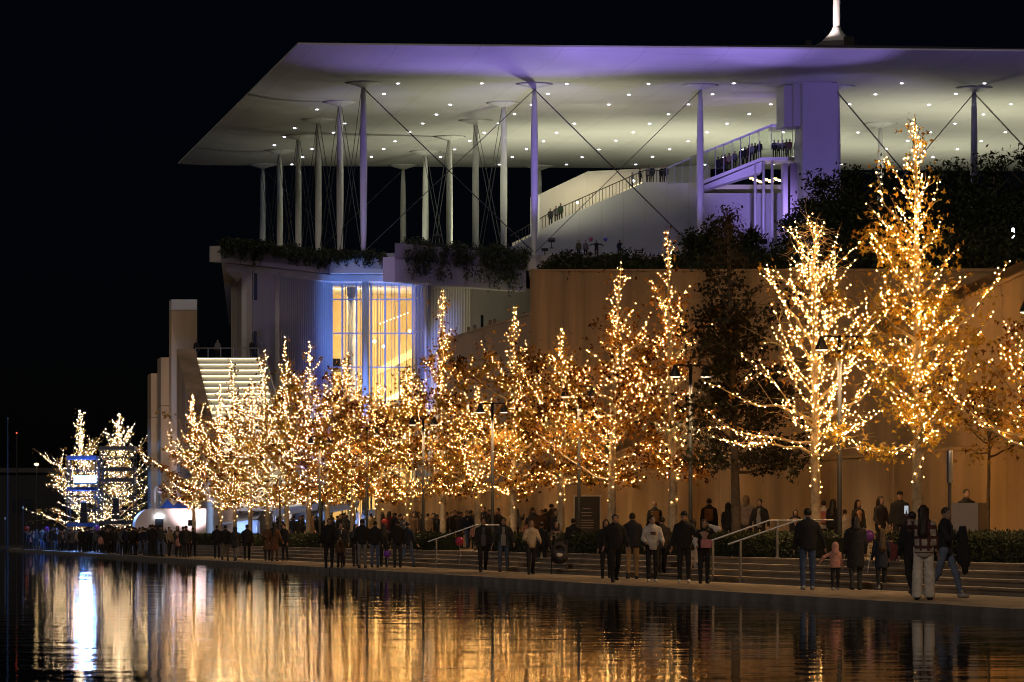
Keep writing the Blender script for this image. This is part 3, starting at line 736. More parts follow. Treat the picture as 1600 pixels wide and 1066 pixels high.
part('side_wall', lambda q: q.prism([(WX(1235, YL + 3), YL + 3), (WX(1252, YL + 3), YL + 3), (WX(1252, YL + 3), YL + 6), (WX(1235, YL + 3), YL + 6)], TZ - .2, WZ(250, YL)), M['concrete_grey'], lt)

# ================================================================== FOLIAGE AND TREES
LEAF = np.array([[0, 0, 0], [-.52, .30, .10], [-.16, .45, 0], [0, 1.0, -.08], [.16, .45, 0], [.52, .30, .10]], np.float32)
LEAF_F = np.array([[0, 2, 1], [0, 3, 2], [0, 4, 3], [0, 5, 4]])
OVAL = np.array([[0, 0, 0], [-.2, .5, .04], [0, 1.0, 0], [.2, .5, .04]], np.float32)
OVAL_F = np.array([[0, 2, 1], [0, 3, 2]])
def leaf_cloud(pts, size, rng, down=0.3, shape=0):
    n = len(pts); LF, FF = (LEAF, LEAF_F) if shape == 0 else (OVAL, OVAL_F)
    d = rng.normal(size=(n, 3)); d[:, 2] -= down; d /= np.linalg.norm(d, axis=1)[:, None]
    u = np.cross(d, rng.normal(size=(n, 3))); u /= np.linalg.norm(u, axis=1)[:, None] + 1e-9
    w = np.cross(u, d)
    s = (size * rng.uniform(.65, 1.25, n))[:, None, None]
    V = pts[:, None, :] + s * (LF[None, :, 0:1] * u[:, None, :] + LF[None, :, 1:2] * d[:, None, :] + LF[None, :, 2:3] * w[:, None, :])
    k = len(LF)
    Fc = (np.arange(n)[:, None, None] * k + FF[None]).reshape(-1, 3)
    return V.reshape(-1, 3), Fc
def foliage_me(name, pts, size, mm, rng, tone=None, down=.3, shape=0):
    V, Fc = leaf_cloud(pts, size, rng, down, shape); k = 4 if shape == 0 else 2
    t = rng.uniform(0, 1, len(pts)) if tone is None else np.clip(tone + rng.normal(0, .22, len(pts)), 0, 1)
    return np_mesh(name, V, Fc, mm, attr=np.repeat(t, k))
OCT = np.array([[1, 0, 0], [-1, 0, 0], [0, 1, 0], [0, -1, 0], [0, 0, 1], [0, 0, -1]], np.float32)
OCT_F = np.array([[0, 2, 4], [2, 1, 4], [1, 3, 4], [3, 0, 4], [2, 0, 5], [1, 2, 5], [3, 1, 5], [0, 3, 5]])
def tubes_np(lines, radii, n=5):
    Vs, Fs, base = [], [], 0
    for L, r in zip(lines, radii):
        L = np.asarray(L); m = len(L)
        T = np.gradient(L, axis=0); T /= np.linalg.norm(T, axis=1)[:, None] + 1e-9
        ref = np.where(np.abs(T[:, 2:3]) > .9, np.array([[1.0, 0.1, 0]]), np.array([[0, 0, 1.0]]))
        U = np.cross(T, ref); U /= np.linalg.norm(U, axis=1)[:, None] + 1e-9; Wv = np.cross(T, U)
        a = np.arange(n) * 2 * np.pi / n
        ring = L[:, None, :] + np.asarray(r)[:, None, None] * (np.cos(a)[None, :, None] * U[:, None, :] + np.sin(a)[None, :, None] * Wv[:, None, :])
        Vs.append(ring.reshape(-1, 3))
        i = np.arange(m - 1)[:, None] * n; k = np.arange(n)[None, :]; k2 = (k + 1) % n
        Fs.append(np.stack([i + k, i + k2, i + n + k2, i + n + k], -1).reshape(-1, 4) + base)
        base += m * n
    return np.concatenate(Vs), np.concatenate(Fs)
def along(L, s):  # points along polyline L at spacing s
    L = np.asarray(L); seg = np.linalg.norm(np.diff(L, axis=0), axis=1); c = np.concatenate([[0], np.cumsum(seg)])
    t = np.arange(s * .5, c[-1], s)
    return np.stack([np.interp(t, c, L[:, k]) for k in range(3)], 1)

def make_tree(base, H, Rr, seed, leaves, leafmat, label, group, name='plane_tree', zb=2.3, nbr=48, twigs=2, lit=True, lsize=.15, bulb_r=.026, bulb_sp=.125, bare=False, dense_low=0.0, bark='bark', lean=0.0, bulbmat='bulb', lit_label=None, tr=.14, low=0.0, tone=None, lit_frac=.95, cone=False, twig_lit=.3):
    rng = np.random.default_rng(seed)
    base = np.array(base, float)
    nz = 14; tz = np.linspace(0, 1, nz)
    wob = np.cumsum(rng.normal(0, .035, (nz, 2)), 0); wob -= wob[0]
    trunk = np.stack([wob[:, 0] * tz + lean * tz, wob[:, 1] * tz, tz * H], 1)
    trad = tr * (1 - tz) ** .8 + .012; trad[0] *= 1.35
    lines, radii, branches = [], [], []
    for i in range(nbr):
        f = (i + rng.uniform(0, .8)) / nbr; f = f ** (1.08 if cone else 1.3)
        z = zb + (H * .97 - zb) * f
        az = i * 2.39996 + rng.normal(0, .45)
        prof = (1 - f) ** .72 if cone else float(np.interp(f, [0, .3, .48, .62, .8, 1], [1.0, 1.0, .78, .42, .2, .05]))
        if f < .12: prof *= .8 + 1.7 * f
        L = (Rr * prof * rng.choice([.35, .6, .9, 1.1, 1.6]) * rng.uniform(.8, 1.15) + .22) * (1.0 + low * (1 - f))
        el = R(rng.uniform(4, 34) + 34 * f - 14 * (f < .08))
        c = np.array([np.interp(z, trunk[:, 2], trunk[:, 0]), np.interp(z, trunk[:, 2], trunk[:, 1]), z])
        k = 7; t = np.linspace(0, 1, k); curl = R(rng.uniform(5, 38)); wig = rng.normal(0, .05, k).cumsum()
        pts = [c]
        for q in range(1, k):
            e = el + curl * t[q] + rng.normal(0, .16); a = az + wig[q]
            pts.append(pts[-1] + L / (k - 1) * np.array([math.cos(e) * math.cos(a), math.cos(e) * math.sin(a), math.sin(e)]))
        pts = np.array(pts)
        r0 = min(.05, .012 + .014 * L)
        lines.append(pts); radii.append(r0 * (1 - t * .85)); branches.append((pts, 1.0, f))
        for q in range(twigs):
            s = rng.uniform(.3, .85); p0 = np.array([np.interp(s, t, pts[:, kk]) for kk in range(3)])
            a2 = az + rng.choice([-1, 1]) * rng.uniform(.5, 1.1); e2 = el + rng.uniform(-.2, .5); L2 = L * rng.uniform(.22, .5)
            tt = np.linspace(0, 1, 4)[:, None]
            p1 = p0 + L2 * tt * np.array([math.cos(e2) * math.cos(a2), math.cos(e2) * math.sin(a2), math.sin(e2)]) + rng.normal(0, .03, (4, 3)) * tt
            lines.append(p1); radii.append(np.linspace(.011, .004, 4)); branches.append((p1, .6, f))
            if bare:
                for _ in range(3):
                    s3 = rng.uniform(.2, 1); p3 = np.array([np.interp(s3, tt[:, 0], p1[:, kk]) for kk in range(3)])
                    dv = rng.normal(size=3); dv[2] *= .6; dv /= np.linalg.norm(dv); q3 = rng.normal(0, .06, 3)
                    lines.append(np.array([p3, p3 + dv * .25 + q3, p3 + dv * .5])); radii.append(np.array([.006, .005, .003]))
    t = empty(name, base)
    tag(t, label, 'tree', group)
    V, Fq = tubes_np([trunk], [trad], 9)
    link('trunk', np_mesh('trunk', V, Fq, M[bark], True), t, loc=(0, 0, 0))
    V, Fq = tubes_np(lines, radii, 4)
    link('branches', np_mesh('branches', V, Fq, M[bark], True), t, loc=(0, 0, 0))['kind'] = 'stuff'
    # leaves in clumps near the outer parts of the branches
    cl, wt = [], []
    for pts, w, f in branches:
        L = np.linalg.norm(pts[-1] - pts[0])
        for s in (.35, .55, .75, .95):
            cl.append([np.interp(s, np.linspace(0, 1, len(pts)), pts[:, kk]) for kk in range(3)]); wt.append(L * w * rng.choice([.05, .3, .9, 2.2]) * (1 + dense_low * (1 - f)) * (1.0 if f < .62 else .35))
    cl = np.array(cl); wt = np.array(wt); wt /= wt.sum()
    idx = rng.choice(len(cl), leaves, p=wt)
    lp = cl[idx] + rng.normal(0, 1, (leaves, 3)) * np.array([.17, .17, .13])
    ct = rng.uniform(0, 1, len(cl)) if tone is None else np.clip(rng.normal(tone, .2, len(cl)), 0, 1)
    if leaves: link('crown', foliage_me('crown', lp, lsize, M[leafmat], rng, ct[idx]), t, loc=(0, 0, 0))['kind'] = 'stuff'
    if lit:
        B = []; wires = []
        for ph in (0, math.pi):
            n = int((H - zb) / bulb_sp / 1.3); zz = np.linspace(zb * rng.uniform(.62, .95), H * .99, n) + rng.normal(0, .03, n); a = ph + zz * 5.0
            rr = np.interp(zz, trunk[:, 2], trad) + .03
            sp = rng.normal(0, .025, (n, 3)) + np.stack([np.interp(zz, trunk[:, 2], trunk[:, 0]) + rr * np.cos(a), np.interp(zz, trunk[:, 2], trunk[:, 1]) + rr * np.sin(a), zz], 1)
            B.append(sp); wires.append(sp)
        for pts, w, f in branches:
            if w < 1 and rng.random() > twig_lit: continue
            if rng.random() > lit_frac: continue
            q = along(pts, bulb_sp * rng.uniform(.8, 1.15))
            if len(q): B.append(q + rng.normal(0, .03, q.shape)); wires.append(pts + np.array([0, 0, .02]))
            if w == 1 and rng.random() < .4:
                q = along(pts, bulb_sp * 1.6)
                if len(q): B.append(q + rng.normal(0, .05, q.shape))
        B = np.concatenate(B); B = B[rng.random(len(B)) < .93]
        n = len(B)
        rb = (bulb_r * rng.choice([.7, .9, 1.0, 1.0, 1.15], n))[:, None, None]
        V = (B[:, None, :] + OCT[None] * rb).reshape(-1, 3); Fb = (np.arange(n)[:, None, None] * 6 + OCT_F[None]).reshape(-1, 3)
        s = tag(empty('string_lights', base), lit_label, 'string lights', 'string lights wound round the trees')
        link('bulbs', np_mesh('bulbs', V, Fb, M[bulbmat]), s, loc=(0, 0, 0))['kind'] = 'stuff'
        V, Fq = tubes_np(wires, [np.full(len(w_), .006) for w_ in wires], 3)
        link('wire', np_mesh('wire', V, Fq, M['black']), s, loc=(0, 0, 0))['kind'] = 'stuff'
    return t

ORD = 'first second third fourth fifth sixth seventh eighth ninth tenth eleventh twelfth thirteenth fourteenth fifteenth sixteenth seventeenth eighteenth nineteenth twentieth'.split()
# trunk column, top row, half width, leaf count, leaf material, twig style
ROW = [(1632, 540, 1.55, 900, 'leaf_autumn', 0), (1434, 176, 1.85, 2400, 'leaf_gold', 0), (1274, 345, 2.5, 200, 'leaf_autumn', 1),
       (1051, 356, 1.75, 1900, 'leaf_rust', 0), (956, 405, 1.75, 2300, 'leaf_rust', 0), (876, 512, 1.75, 2300, 'leaf_autumn', 0), (802, 476, 1.9, 2500, 'leaf_autumn', 0),
       (747, 600, 1.7, 2100, 'leaf_autumn', 0), (692, 452, 1.8, 2500, 'leaf_autumn', 0), (637, 570, 1.9, 2300, 'leaf_autumn', 0), (591, 600, 1.9, 2300, 'leaf_rust', 0), (551, 548, 2.0, 2500, 'leaf_autumn', 0),
       (512, 600, 1.9, 2100, 'leaf_rust', 0), (482, 530, 1.9, 2100, 'leaf_autumn', 0), (448, 524, 2.0, 2100, 'leaf_autumn', 0), (418, 545, 2.0, 1900, 'leaf_autumn', 0), (391, 590, 2.0, 1800, 'leaf_autumn', 0),
       (367, 562, 2.0, 1700, 'leaf_rust', 0), (344, 600, 2.0, 1500, 'leaf_autumn', 0), (303, 616, 2.0, 1500, 'leaf_rust', 0)]
for i, (x, yt, rr, nl, lm, bare) in enumerate(ROW):
    Y = YO(8.0, x); Hh = WZ(yt, Y) - TOPZ
    base = (WX(x, Y), Y, TOPZ - .02)
    far = max(0.0, (Y - 90) / 170)
    if i == 0: lab = 'strung-light tree cut off by the right edge'; ll = 'warm string lights on the tree cut off by the right edge'
    elif i == 1: lab = 'tallest tree, golden leaves hung with warm lights, near the right edge'; ll = 'dense warm string lights winding up the tallest golden tree'
    elif i == 2: lab = 'nearly bare tree with pale trunk and lit twigs beside the tallest tree'; ll = 'warm string lights along the bare twigs of the nearly leafless tree'
    else:
        lab = '%s lit tree to the left of the dark unlit tree' % ORD[i - 3]; ll = 'warm string lights on the %s lit tree left of the dark unlit tree' % ORD[i - 3]
    make_tree(base, Hh, rr * (1.12 + .15 * far) * (.95 if i == 1 else 1), 100 + i, int(nl * 1.5), lm, lab, 'plane trees in a row along the canal', zb=2.35 if i not in (1, 2) else 2.6, nbr=int(46 + (22 if i == 1 else 0) + (2 if bare else 0)), twigs=3 if bare else 2,
              lsize=.15 + .05 * far, bulb_r=.0168 if i in (1, 2) else .0148 + .002 * far, bulb_sp=.122 if i in (1, 2) else .135 + .07 * far, bare=bool(bare), lit_label=ll, dense_low=1.2, tr=.15 if i < 4 else .14, low=.25 if i in (2,) else .12,
              bulbmat='bulb' if Y < 190 else 'bulb_far', tone=.55 if i == 1 else None, cone=i in (1, 2), twig_lit=.6 if i in (1, 2) else .35 + .3 * far)
# dark unlit tree in the row
Y = YO(8.0, 1152)
make_tree((WX(1152, Y), Y, TOPZ - .02), WZ(325, Y) - TOPZ, 1.75, 300, 5600, 'leaf_dark', 'dark unlit tree with brown leaves in the row of lit trees', 'plane trees in a row along the canal', zb=2.4, nbr=60, twigs=4, lit=False, lsize=.17, bark='bark_dark', lean=-.25, dense_low=.8, bare=True)
# young tree near the right edge
Y = 96.0
make_tree((WX(1543, Y), Y, TOPZ - .02), WZ(600, Y) - TOPZ, .75, 310, 420, 'leaf_gold', 'slender young tree with few leaves before the tan wall at right', 'plane trees in a row along the canal', name='young_tree', zb=2.6, nbr=16, twigs=2, lit=False, lsize=.14, tr=.05, bark='bark_dark')
# two far lit trees behind the stage
for x, yt, Y, rr, sd, nm in ((127, 640, 350, 3.3, 421, 'leftmost'), (185, 645, 330, 3.9, 422, 'right hand')):
    make_tree((WX(x, Y), Y, 0), WZ(yt, Y), rr, sd, 1700, 'leaf_gold', 'brightly lit bare tree behind the scaffolds at far left, the %s of two' % nm, 'plane trees in a row along the canal', zb=1.6, nbr=84, twigs=4, lsize=.22, bulb_r=.023, bulb_sp=.42, twig_lit=.9, bulbmat='bulb_stage',
              lit_label='dense white string lights on the %s tree behind the scaffolds' % nm, low=.1)

# ---------------------------------------------------------------- hedges along the top of the steps
def hedge(ya, yb, o0, o1, z0, z1, n, size, label, seed, rise=None):
    rng = np.random.default_rng(seed)
    t = tag(empty('hedge', P((o0 + o1) / 2, (ya + yb) / 2, z0)), label, 'hedge', 'clipped hedges along the steps')
    bb = MB(); bb.prism([P(o0 + .12, ya + .1)[:2], P(o1 - .12, ya + .1)[:2], P(o1 - .12, yb - .1)[:2], P(o0 + .12, yb - .1)[:2]], z0 - .03, z1 - .12); bb.build('core', M['hedge_core'], t)
    u = rng.uniform(0, 1, (n, 3)); side = rng.random(n)
    oo = np.where(side < .55, o0 + rng.normal(.08, .06, n), o0 + (o1 - o0) * u[:, 0]); zz = np.where(side < .55, z0 + (z1 - z0) * u[:, 1], z1 - np.abs(rng.normal(0, .07, n)) + .04 * np.sin(u[:, 2] * 60))
    yy = ya + (yb - ya) * u[:, 2]
    pts = np.stack([18.88 + 1.018 * oo - SL * yy, yy, zz], 1)
    link('leaves', foliage_me('leaves', pts, size, M['leaf_green'], rng, down=-.4, shape=1), t)['kind'] = 'stuff'
hs = [(56, 84.5, 16000, .085, 'low clipped hedge at the top of the steps by the right edge'), (91.5, 106, 6000, .095, 'low clipped hedge behind the group in dark coats, between the handrails and the white jumper'), (107, 138, 9000, .11, 'low clipped hedge behind the person in beige'), (146, 200, 9000, .14, 'low clipped hedge under the middle lit trees'), (201, 258, 7000, .17, 'farthest low clipped hedge under the leftmost lit trees')]
for i, (a, c, n, s, lb) in enumerate(hs): hedge(a, c, 5.9, 6.9, TOPZ, TOPZ + .62, n, s, lb, 500 + i)
hedge(84.6, 91.4, 7.2, 8.0, TOPZ, TOPZ + .6, 3500, .085, 'short low hedge set back behind the handrails', 520)

# dark planting on wall tops and terrace edges
def planting(name, blobs, n, size, label, seed, mm='leaf_green', kind='stuff', down=.2, cat='planting'):
    rng = np.random.default_rng(seed); pts = []
    vol = np.array([bl[3] * bl[4] * bl[5] for bl in blobs]) ** .7; cnt = np.maximum(3, (n * vol / vol.sum()).astype(int))
    for bl, k in zip(blobs, cnt):
        d = rng.normal(size=(k, 3)); d /= np.linalg.norm(d, axis=1)[:, None]; r = rng.uniform(0.25, 1.05, k)[:, None] ** .5
        pts.append(np.array(bl[:3]) + d * r * np.array(bl[3:6]))
    pts = np.concatenate(pts)
    o = link(name, foliage_me(name, pts, size, M[mm], rng, down=down, shape=1)); tag(o, label, cat, kind=kind); return o
rng = np.random.default_rng(77)
bl = []
for Y in np.arange(60, 180, 1.1):
    p = P(16.9 + rng.uniform(-.1, .5), Y, hillz(Y)); bl.append((*p[:2], p[2] + rng.uniform(.2, .6) - (.22 if Y > 128 else 0), .9, .9, rng.uniform(.5, 1.0) * (.72 if Y > 128 else 1)))
planting('shrub_border', bl, 46000, .22, 'dark shrub border along the top of the tall tan wall', 601)
bl = []
for k in range(60):
    t = rng.random(); x = A[0] + (B[0] - A[0]) * t; y = A[1] + (B[1] - A[1]) * t
    bl.append((x + .3, y - .1, 26.35 + rng.uniform(-.2, .3), .55, .4, rng.uniform(.3, .6)))
    if rng.random() < .45: bl.append((x, y - .25, 25.9 - rng.uniform(0, .4), .16, .14, rng.uniform(.3, .7)))
for k in range(24):
    x = B[0] + (Cc[0] - B[0]) * rng.random(); bl.append((x, 333.6, 26.4 + rng.uniform(-.1, .3), .5, .4, .35))
    if rng.random() < .5: bl.append((x, 333.45, 25.9, .15, .12, rng.uniform(.3, .6)))
planting('planting_strip', bl, 12000, .3, 'dark plants spilling over the fascia left of the foyer', 602, down=.8)
bl = []
for k in range(170):
    t = rng.random() ** .75; x = D1[0] + (E1[0] - D1[0]) * t; y = D1[1] + (E1[1] - D1[1]) * t
    bl.append((x + rng.uniform(-.2, .2), y - .1 + rng.uniform(0, 1.5), 26.2 + rng.uniform(-.7, .6), .65, .5, rng.uniform(.5, .9)))
    if rng.random() < .3: bl.append((x, y - .35, 25.0 - rng.uniform(0, .5), .22, .15, rng.uniform(.6, 1.2 + .9 * t)))
planting('hanging_plants', bl, 22000, .28, 'dark plants hanging over the fascia right of the foyer', 603, down=.9)

# dark evergreen trees on the hill
def hill_tree(x, yt, yb, Y, wpx, seed, label, n=1500, mm='leaf_green'):
    rng = np.random.default_rng(seed)
    zb_ = max(WZ(yb, Y), hillz(Y) - .6); X = WX(x, Y); zt_ = WZ(yt, Y); rx = wpx / F * Y / 2
    t = tag(empty('evergreen_tree', (X, Y, zb_)), label, 'tree', 'dark evergreens on the park hill')
    bb = MB(); bb.tube([(X, Y, zb_ - .3), (X + .1, Y, (zb_ + zt_) / 2), (X, Y, zt_ - .6)], [.14, .1, .03], 7)
    for k in range(7):
        a = k * 2.4; zz = zb_ + (zt_ - zb_) * rng.uniform(.25, .7); bb.tube([(X, Y, zz), (X + rx * .7 * math.cos(a), Y + rx * .7 * math.sin(a), zz + .9)], [.05, .015], 4)
    bb.build('trunk', M['bark_dark'], t)
    H = zt_ - zb_; pts = []
    for k in range(26):
        a = rng.uniform(0, 6.28); f = rng.uniform(.12, .95); rr = rx * (1 - max(0, f - .5) * 1.4) * rng.uniform(.2, .85)
        c = np.array([X + rr * math.cos(a), Y + rr * math.sin(a), zb_ + H * f]); m = int(n / 26)
        d = rng.normal(size=(m, 3)) * np.array([.42, .42, .34]) * min(1.3, max(.5, rx / 1.7))
        pts.append(c + d)
    link('crown', foliage_me('crown', np.concatenate(pts), .26, M[mm], rng, shape=1), t)['kind'] = 'stuff'
ht = [(1285, 275, 'dark evergreen right beside the lift tower foot'), (1335, 262, 'dark evergreen behind the upper left side of the tallest lit tree'), (1390, 258, 'dark evergreen straight behind the tallest lit tree'), (1448, 262, 'dark evergreen just right of the tallest lit tree top'),
      (1500, 250, 'dark evergreen below the rightmost canopy column'), (1552, 240, 'second dark evergreen from the right edge under the canopy'), (1605, 232, 'dark evergreen cut off by the right edge under the canopy')]
for i, (x, yt, lb) in enumerate(ht): hill_tree(x, yt, 425, 178 + 5 * (i % 3), 85 + 8 * (i % 2), 700 + i, lb, 2300)
lw = [(1120, 345, 'small dark shrub tree left of the purple posts'), (1170, 362, 'small dark shrub tree at the foot of the purple posts'), (1085, 368, 'small dark shrub on the wall top by the slender lit tree tip'), (1235, 340, 'dark shrub tree between the purple posts and the lift tower'), (1140, 315, 'thin sparse young tree rising before the white stair wall')]
for i, (x, yt, lb) in enumerate(lw): hill_tree(x, yt, 425, 150 + 8 * i, 62 if i < 4 else 40, 720 + i, lb, 1000 if i < 4 else 260, 'leaf_green' if i < 4 else 'leaf_dark')
bl = []
for k in range(70):
    x = rng.uniform(1255, 1660); Y = rng.uniform(168, 190); bl.append((WX(x, Y), Y, WZ(rng.uniform(320, 425), Y), 1.0, .9, .9))
planting('thicket', bl, 22000, .26, 'black mass of thick bushes on the hill at right', 640)

# ================================================================== STREET FURNITURE
def lamp_post(Y, o, label, zt=6.2):
    p = P(o, Y, TOPZ); t = tag(empty('lamp_post', p), label, 'lamp post', 'double headed lamp posts along the canal')
    x, y, z = p
    bb = MB(); bb.tube([(x, y, z - .02), (x, y, z + .06), (x, y, z + .3), (x, y, zt)], [.14, .14, .062, .05], 10); bb.build('pole', M['pole_black'], t, True)
    for s in (-1, 1):
        bb = MB(); bb.tube([(x, y, zt - .05), (x + s * .25, y, zt - .02), (x + s * .42, y, zt - .03)], .025, 6); bb.build('arm', M['dark_metal'], t)
        bb = MB(); bb.lathe((x + s * .45, y, zt - .36), [(.165, 0), (.16, .05), (.085, .22), (.045, .34)], 16); sh = bb.build('lamp_shade', M['dark_metal'], t, True)
        bb = MB(); bb.lathe((x + s * .45, y, zt - .39), [(.12, 0), (.16, .026)], 14); bb.build('lens', M['lamp_lens'], sh)
        spot('lamp', (x + s * .45, y, zt - .42), (x + s * .45, y - .6, 0), (1.0, .64, .32), 380, 140, .7, .08, t)
lp = ['lamp post standing before the bare lit tree at right', 'lamp post standing against the dark unlit tree', 'lamp post standing before the second lit tree left of the dark tree', 'lamp post seen between the trees left of the sign board', 'lamp post before the glass foyer, behind the strolling couple', 'lamp post among the trees below the foyer column', 'lamp post second from the left of those with crossed trunks', 'leftmost double headed lamp post among the lit trees']
for k, lb in enumerate(lp): lamp_post(93.3 + 15.7 * k, 7.0, lb)
for k, lb in enumerate(('lamp post just beyond the right edge of the picture', 'nearest lamp post, well beyond the right edge')): lamp_post(77.6 - 15.7 * k, 7.0, lb)

def handrail(x0, label):
    Yh = YO(4.1, x0); t = tag(empty('handrail', P(4.1, Yh)), label, 'handrail')
    pts = [(3.75, .93), (5.45, .93 + TOPZ), (6.3, .93 + TOPZ)]
    for (o, z0) in ((4.05, 0), (5.65, TOPZ)):
        q = P(o, Yh); zz = float(np.interp(o, [3.75, 5.45, 6.3], [p[1] for p in pts]))
        bb = MB(); bb.box((q[0], q[1], (z0 + zz) / 2), (.05, .09, zz - z0), ANG); bb.lathe((q[0], q[1], z0), [(.08, 0), (.08, .02)], 10); bb.build('post', M['steel'], t)
    bb = MB(); bb.tube([P(o, Yh, z + .02) for o, z in pts], .021, 8); bb.build('rail', M['steel'], t)
handrail(1117, 'steel handrail on the steps beside the posing couple, the left of the pair'); handrail(1160, 'steel handrail on the steps nearer the right, the right of the pair'); handrail(684, 'steel handrail on the steps by the man in a dark suit')

# dark information board
Y = 140.0
sb = tag(empty('notice_board', (WX(917, Y), Y, TOPZ)), 'dark framed notice board with faint lines of text under the lit trees', 'notice board')
x0, x1 = WX(897, Y), WX(938, Y)
bb = MB(); bb.box(((x0 + x1) / 2, Y, (WZ(776, Y) + WZ(833, Y)) / 2), (x1 - x0, .08, WZ(776, Y) - WZ(833, Y))); bb.build('board', M['dark_metal'], sb)
bb = MB()
for xx in (x0, x1): bb.box((xx, Y - .03, (WZ(776, Y) + TOPZ) / 2), (.05, .12, WZ(775, Y) - TOPZ))
bb.box(((x0 + x1) / 2, Y - .03, WZ(775, Y)), (x1 - x0 + .1, .12, .05)); bb.build('frame', M['steel'], sb)
for k, (yy, wd) in enumerate(((795, .3), (801, .42), (806, .36), (813, .5), (817, .55), (821, .48), (825, .52))):
    bb = MB(); bb.box(((x0 + x1) / 2 - .02, Y - .045, WZ(yy, Y)), (wd, .006, .03)); bb.build('text_line', M['concrete_grey'], sb)

# concrete block and slim light column at right
Y = 87.0
bl_ = tag(empty('concrete_block', (WX(1516, Y), Y, TOPZ)), 'grey concrete block with a sloping top beside the slim light column', 'block')
bb = MB(); bb.prism([(WX(1487, Y), Y), (WX(1527, Y), Y - .15), (WX(1551, Y), Y + 1.1), (WX(1513, Y), Y + 1.3)], TOPZ - .1, WZ(786, Y)); bb.build('block', M['concrete_grey'], bl_)
Y = 80.0
cl_ = tag(empty('light_column', (WX(1484, Y), Y, TOPZ)), 'slim dark post with a thick steel sleeve at its top, near the right edge', 'light column')
bb = MB(); bb.tube([(WX(1484, Y), Y, TOPZ - .02), (WX(1484, Y), Y, WZ(704, Y))], .035, 10); bb.build('post', M['dark_metal'], cl_)
bb = MB(); bb.lathe((WX(1484, Y), Y, WZ(755, Y)), [(.06, 0), (.07, .02), (.07, .68), (.06, .71)], 14); bb.build('sleeve', M['steel'], cl_, True)

# ---------------------------------------------------------------- stage area at far left
def scaffold(x0, x1, yt, Y, label, decks):
    X0, X1, z1 = WX(x0, Y), WX(x1, Y), WZ(yt, Y); dp = 2.0
    t = tag(empty('scaffold_tower', ((X0 + X1) / 2, Y, 0)), label, 'scaffold')
    for xx in (X0, X1):
        for yy in (Y, Y + dp):
            bb = MB(); bb.tube([(xx, yy, 0), (xx, yy, z1)], .05, 6); bb.build('upright', M['dark_metal'], t)
    z = 1.2
    while z < z1:
        for (a, c) in (((X0, Y), (X1, Y)), ((X0, Y + dp), (X1, Y + dp)), ((X0, Y), (X0, Y + dp)), ((X1, Y), (X1, Y + dp))):
            bb = MB(); bb.tube([(*a, z), (*c, z)], .035, 5); bb.build('ledger', M['dark_metal'], t)
        z += 1.05
    bb = MB(); bb.tube([(X0, Y - .06, .2), (X1, Y - .06, 2.2)], .03, 5); bb.build('diagonal_brace', M['dark_metal'], t)
    bb = MB(); bb.tube([(X1, Y - .06, 2.3), (X0, Y - .06, 4.3)], .03, 5); bb.build('diagonal_brace', M['dark_metal'], t)
    for yy in decks:
        bb = MB(); bb.box(((X0 + X1) / 2, Y + dp / 2, WZ(yy, Y)), (X1 - X0 + .1, dp + .1, .3)); bb.build('deck', M['blue_fabric_lit_deck'] if x0 < 120 else M['dark_metal'], t)  # blue stage light on the first tower is put into its deck colour
    return t
scaffold(105, 149, 712, 300, 'blue lit scaffold tower carrying the dazzling stage lamps', (715, 764, 820))
scaffold(156, 209, 697, 300, 'dark scaffold tower right of the blue one', (700, 733, 750, 816))
for k, x in enumerate((120, 129, 138, 146)):
    nm = ('leftmost', 'second', 'third', 'rightmost')[k]
    Y = 299.0; t = tag(empty('stage_lamp', (WX(x, Y), Y, WZ(759, Y))), 'dazzling blue white stage lamp on the scaffold, %s of the four' % nm, 'stage lamp', 'stage lamps on the scaffold')
    bb = MB(); bb.box((WX(x, Y), Y + .22, WZ(750, Y)), (.44, .3, .7)); bb.build('housing', M['black'], t)
    bb = MB(); bb.lathe((WX(x, Y), Y - .02, WZ(754, Y)), [(.21, 0), (.21, .52)], 12); bb.build('lens', M['led_blue'], t)
spot('stage_glow', (WX(133, 297), 297.5, WZ(750, 297)), (WX(150, 270), 270, 0), (.2, .4, 1.0), 9000, 150, .5, .5, None)
point('stage_glow', (WX(128, 301), 300.8, WZ(738, 300)), (.08, .28, 1), 500, .15)  # unseen blue lamps added inside the tower to brighten its decks
point('stage_glow', (WX(128, 301), 300.8, WZ(775, 300)), (.08, .28, 1), 500, .15)
spot('stage_glow', (WX(125, 303), 303.2, 6.2), (WX(105, 320), 325, 3), (.12, .32, 1.0), 9000, 80, .5, .5, None)
def speaker(x, y0, y1, Y, label):
    X = WX(x, Y); za, zb_ = WZ(y1, Y), WZ(y0, Y)
    t = tag(empty('speaker_stack', (X, Y, za)), label, 'speaker')
    n = 4
    for k in range(n):
        z = za + (zb_ - za) * (k + .5) / n
        bb = MB(); bb.box((X, Y, z), (.62 - .05 * k, .5, (zb_ - za) / n - .03), 0, 0, .06 * k); bb.build('cabinet', M['black'], t)
speaker(131, 784, 818, 299, 'dark loudspeaker stack in the blue lit scaffold'); speaker(181, 778, 812, 299, 'black loudspeaker stack in the dark scaffold')

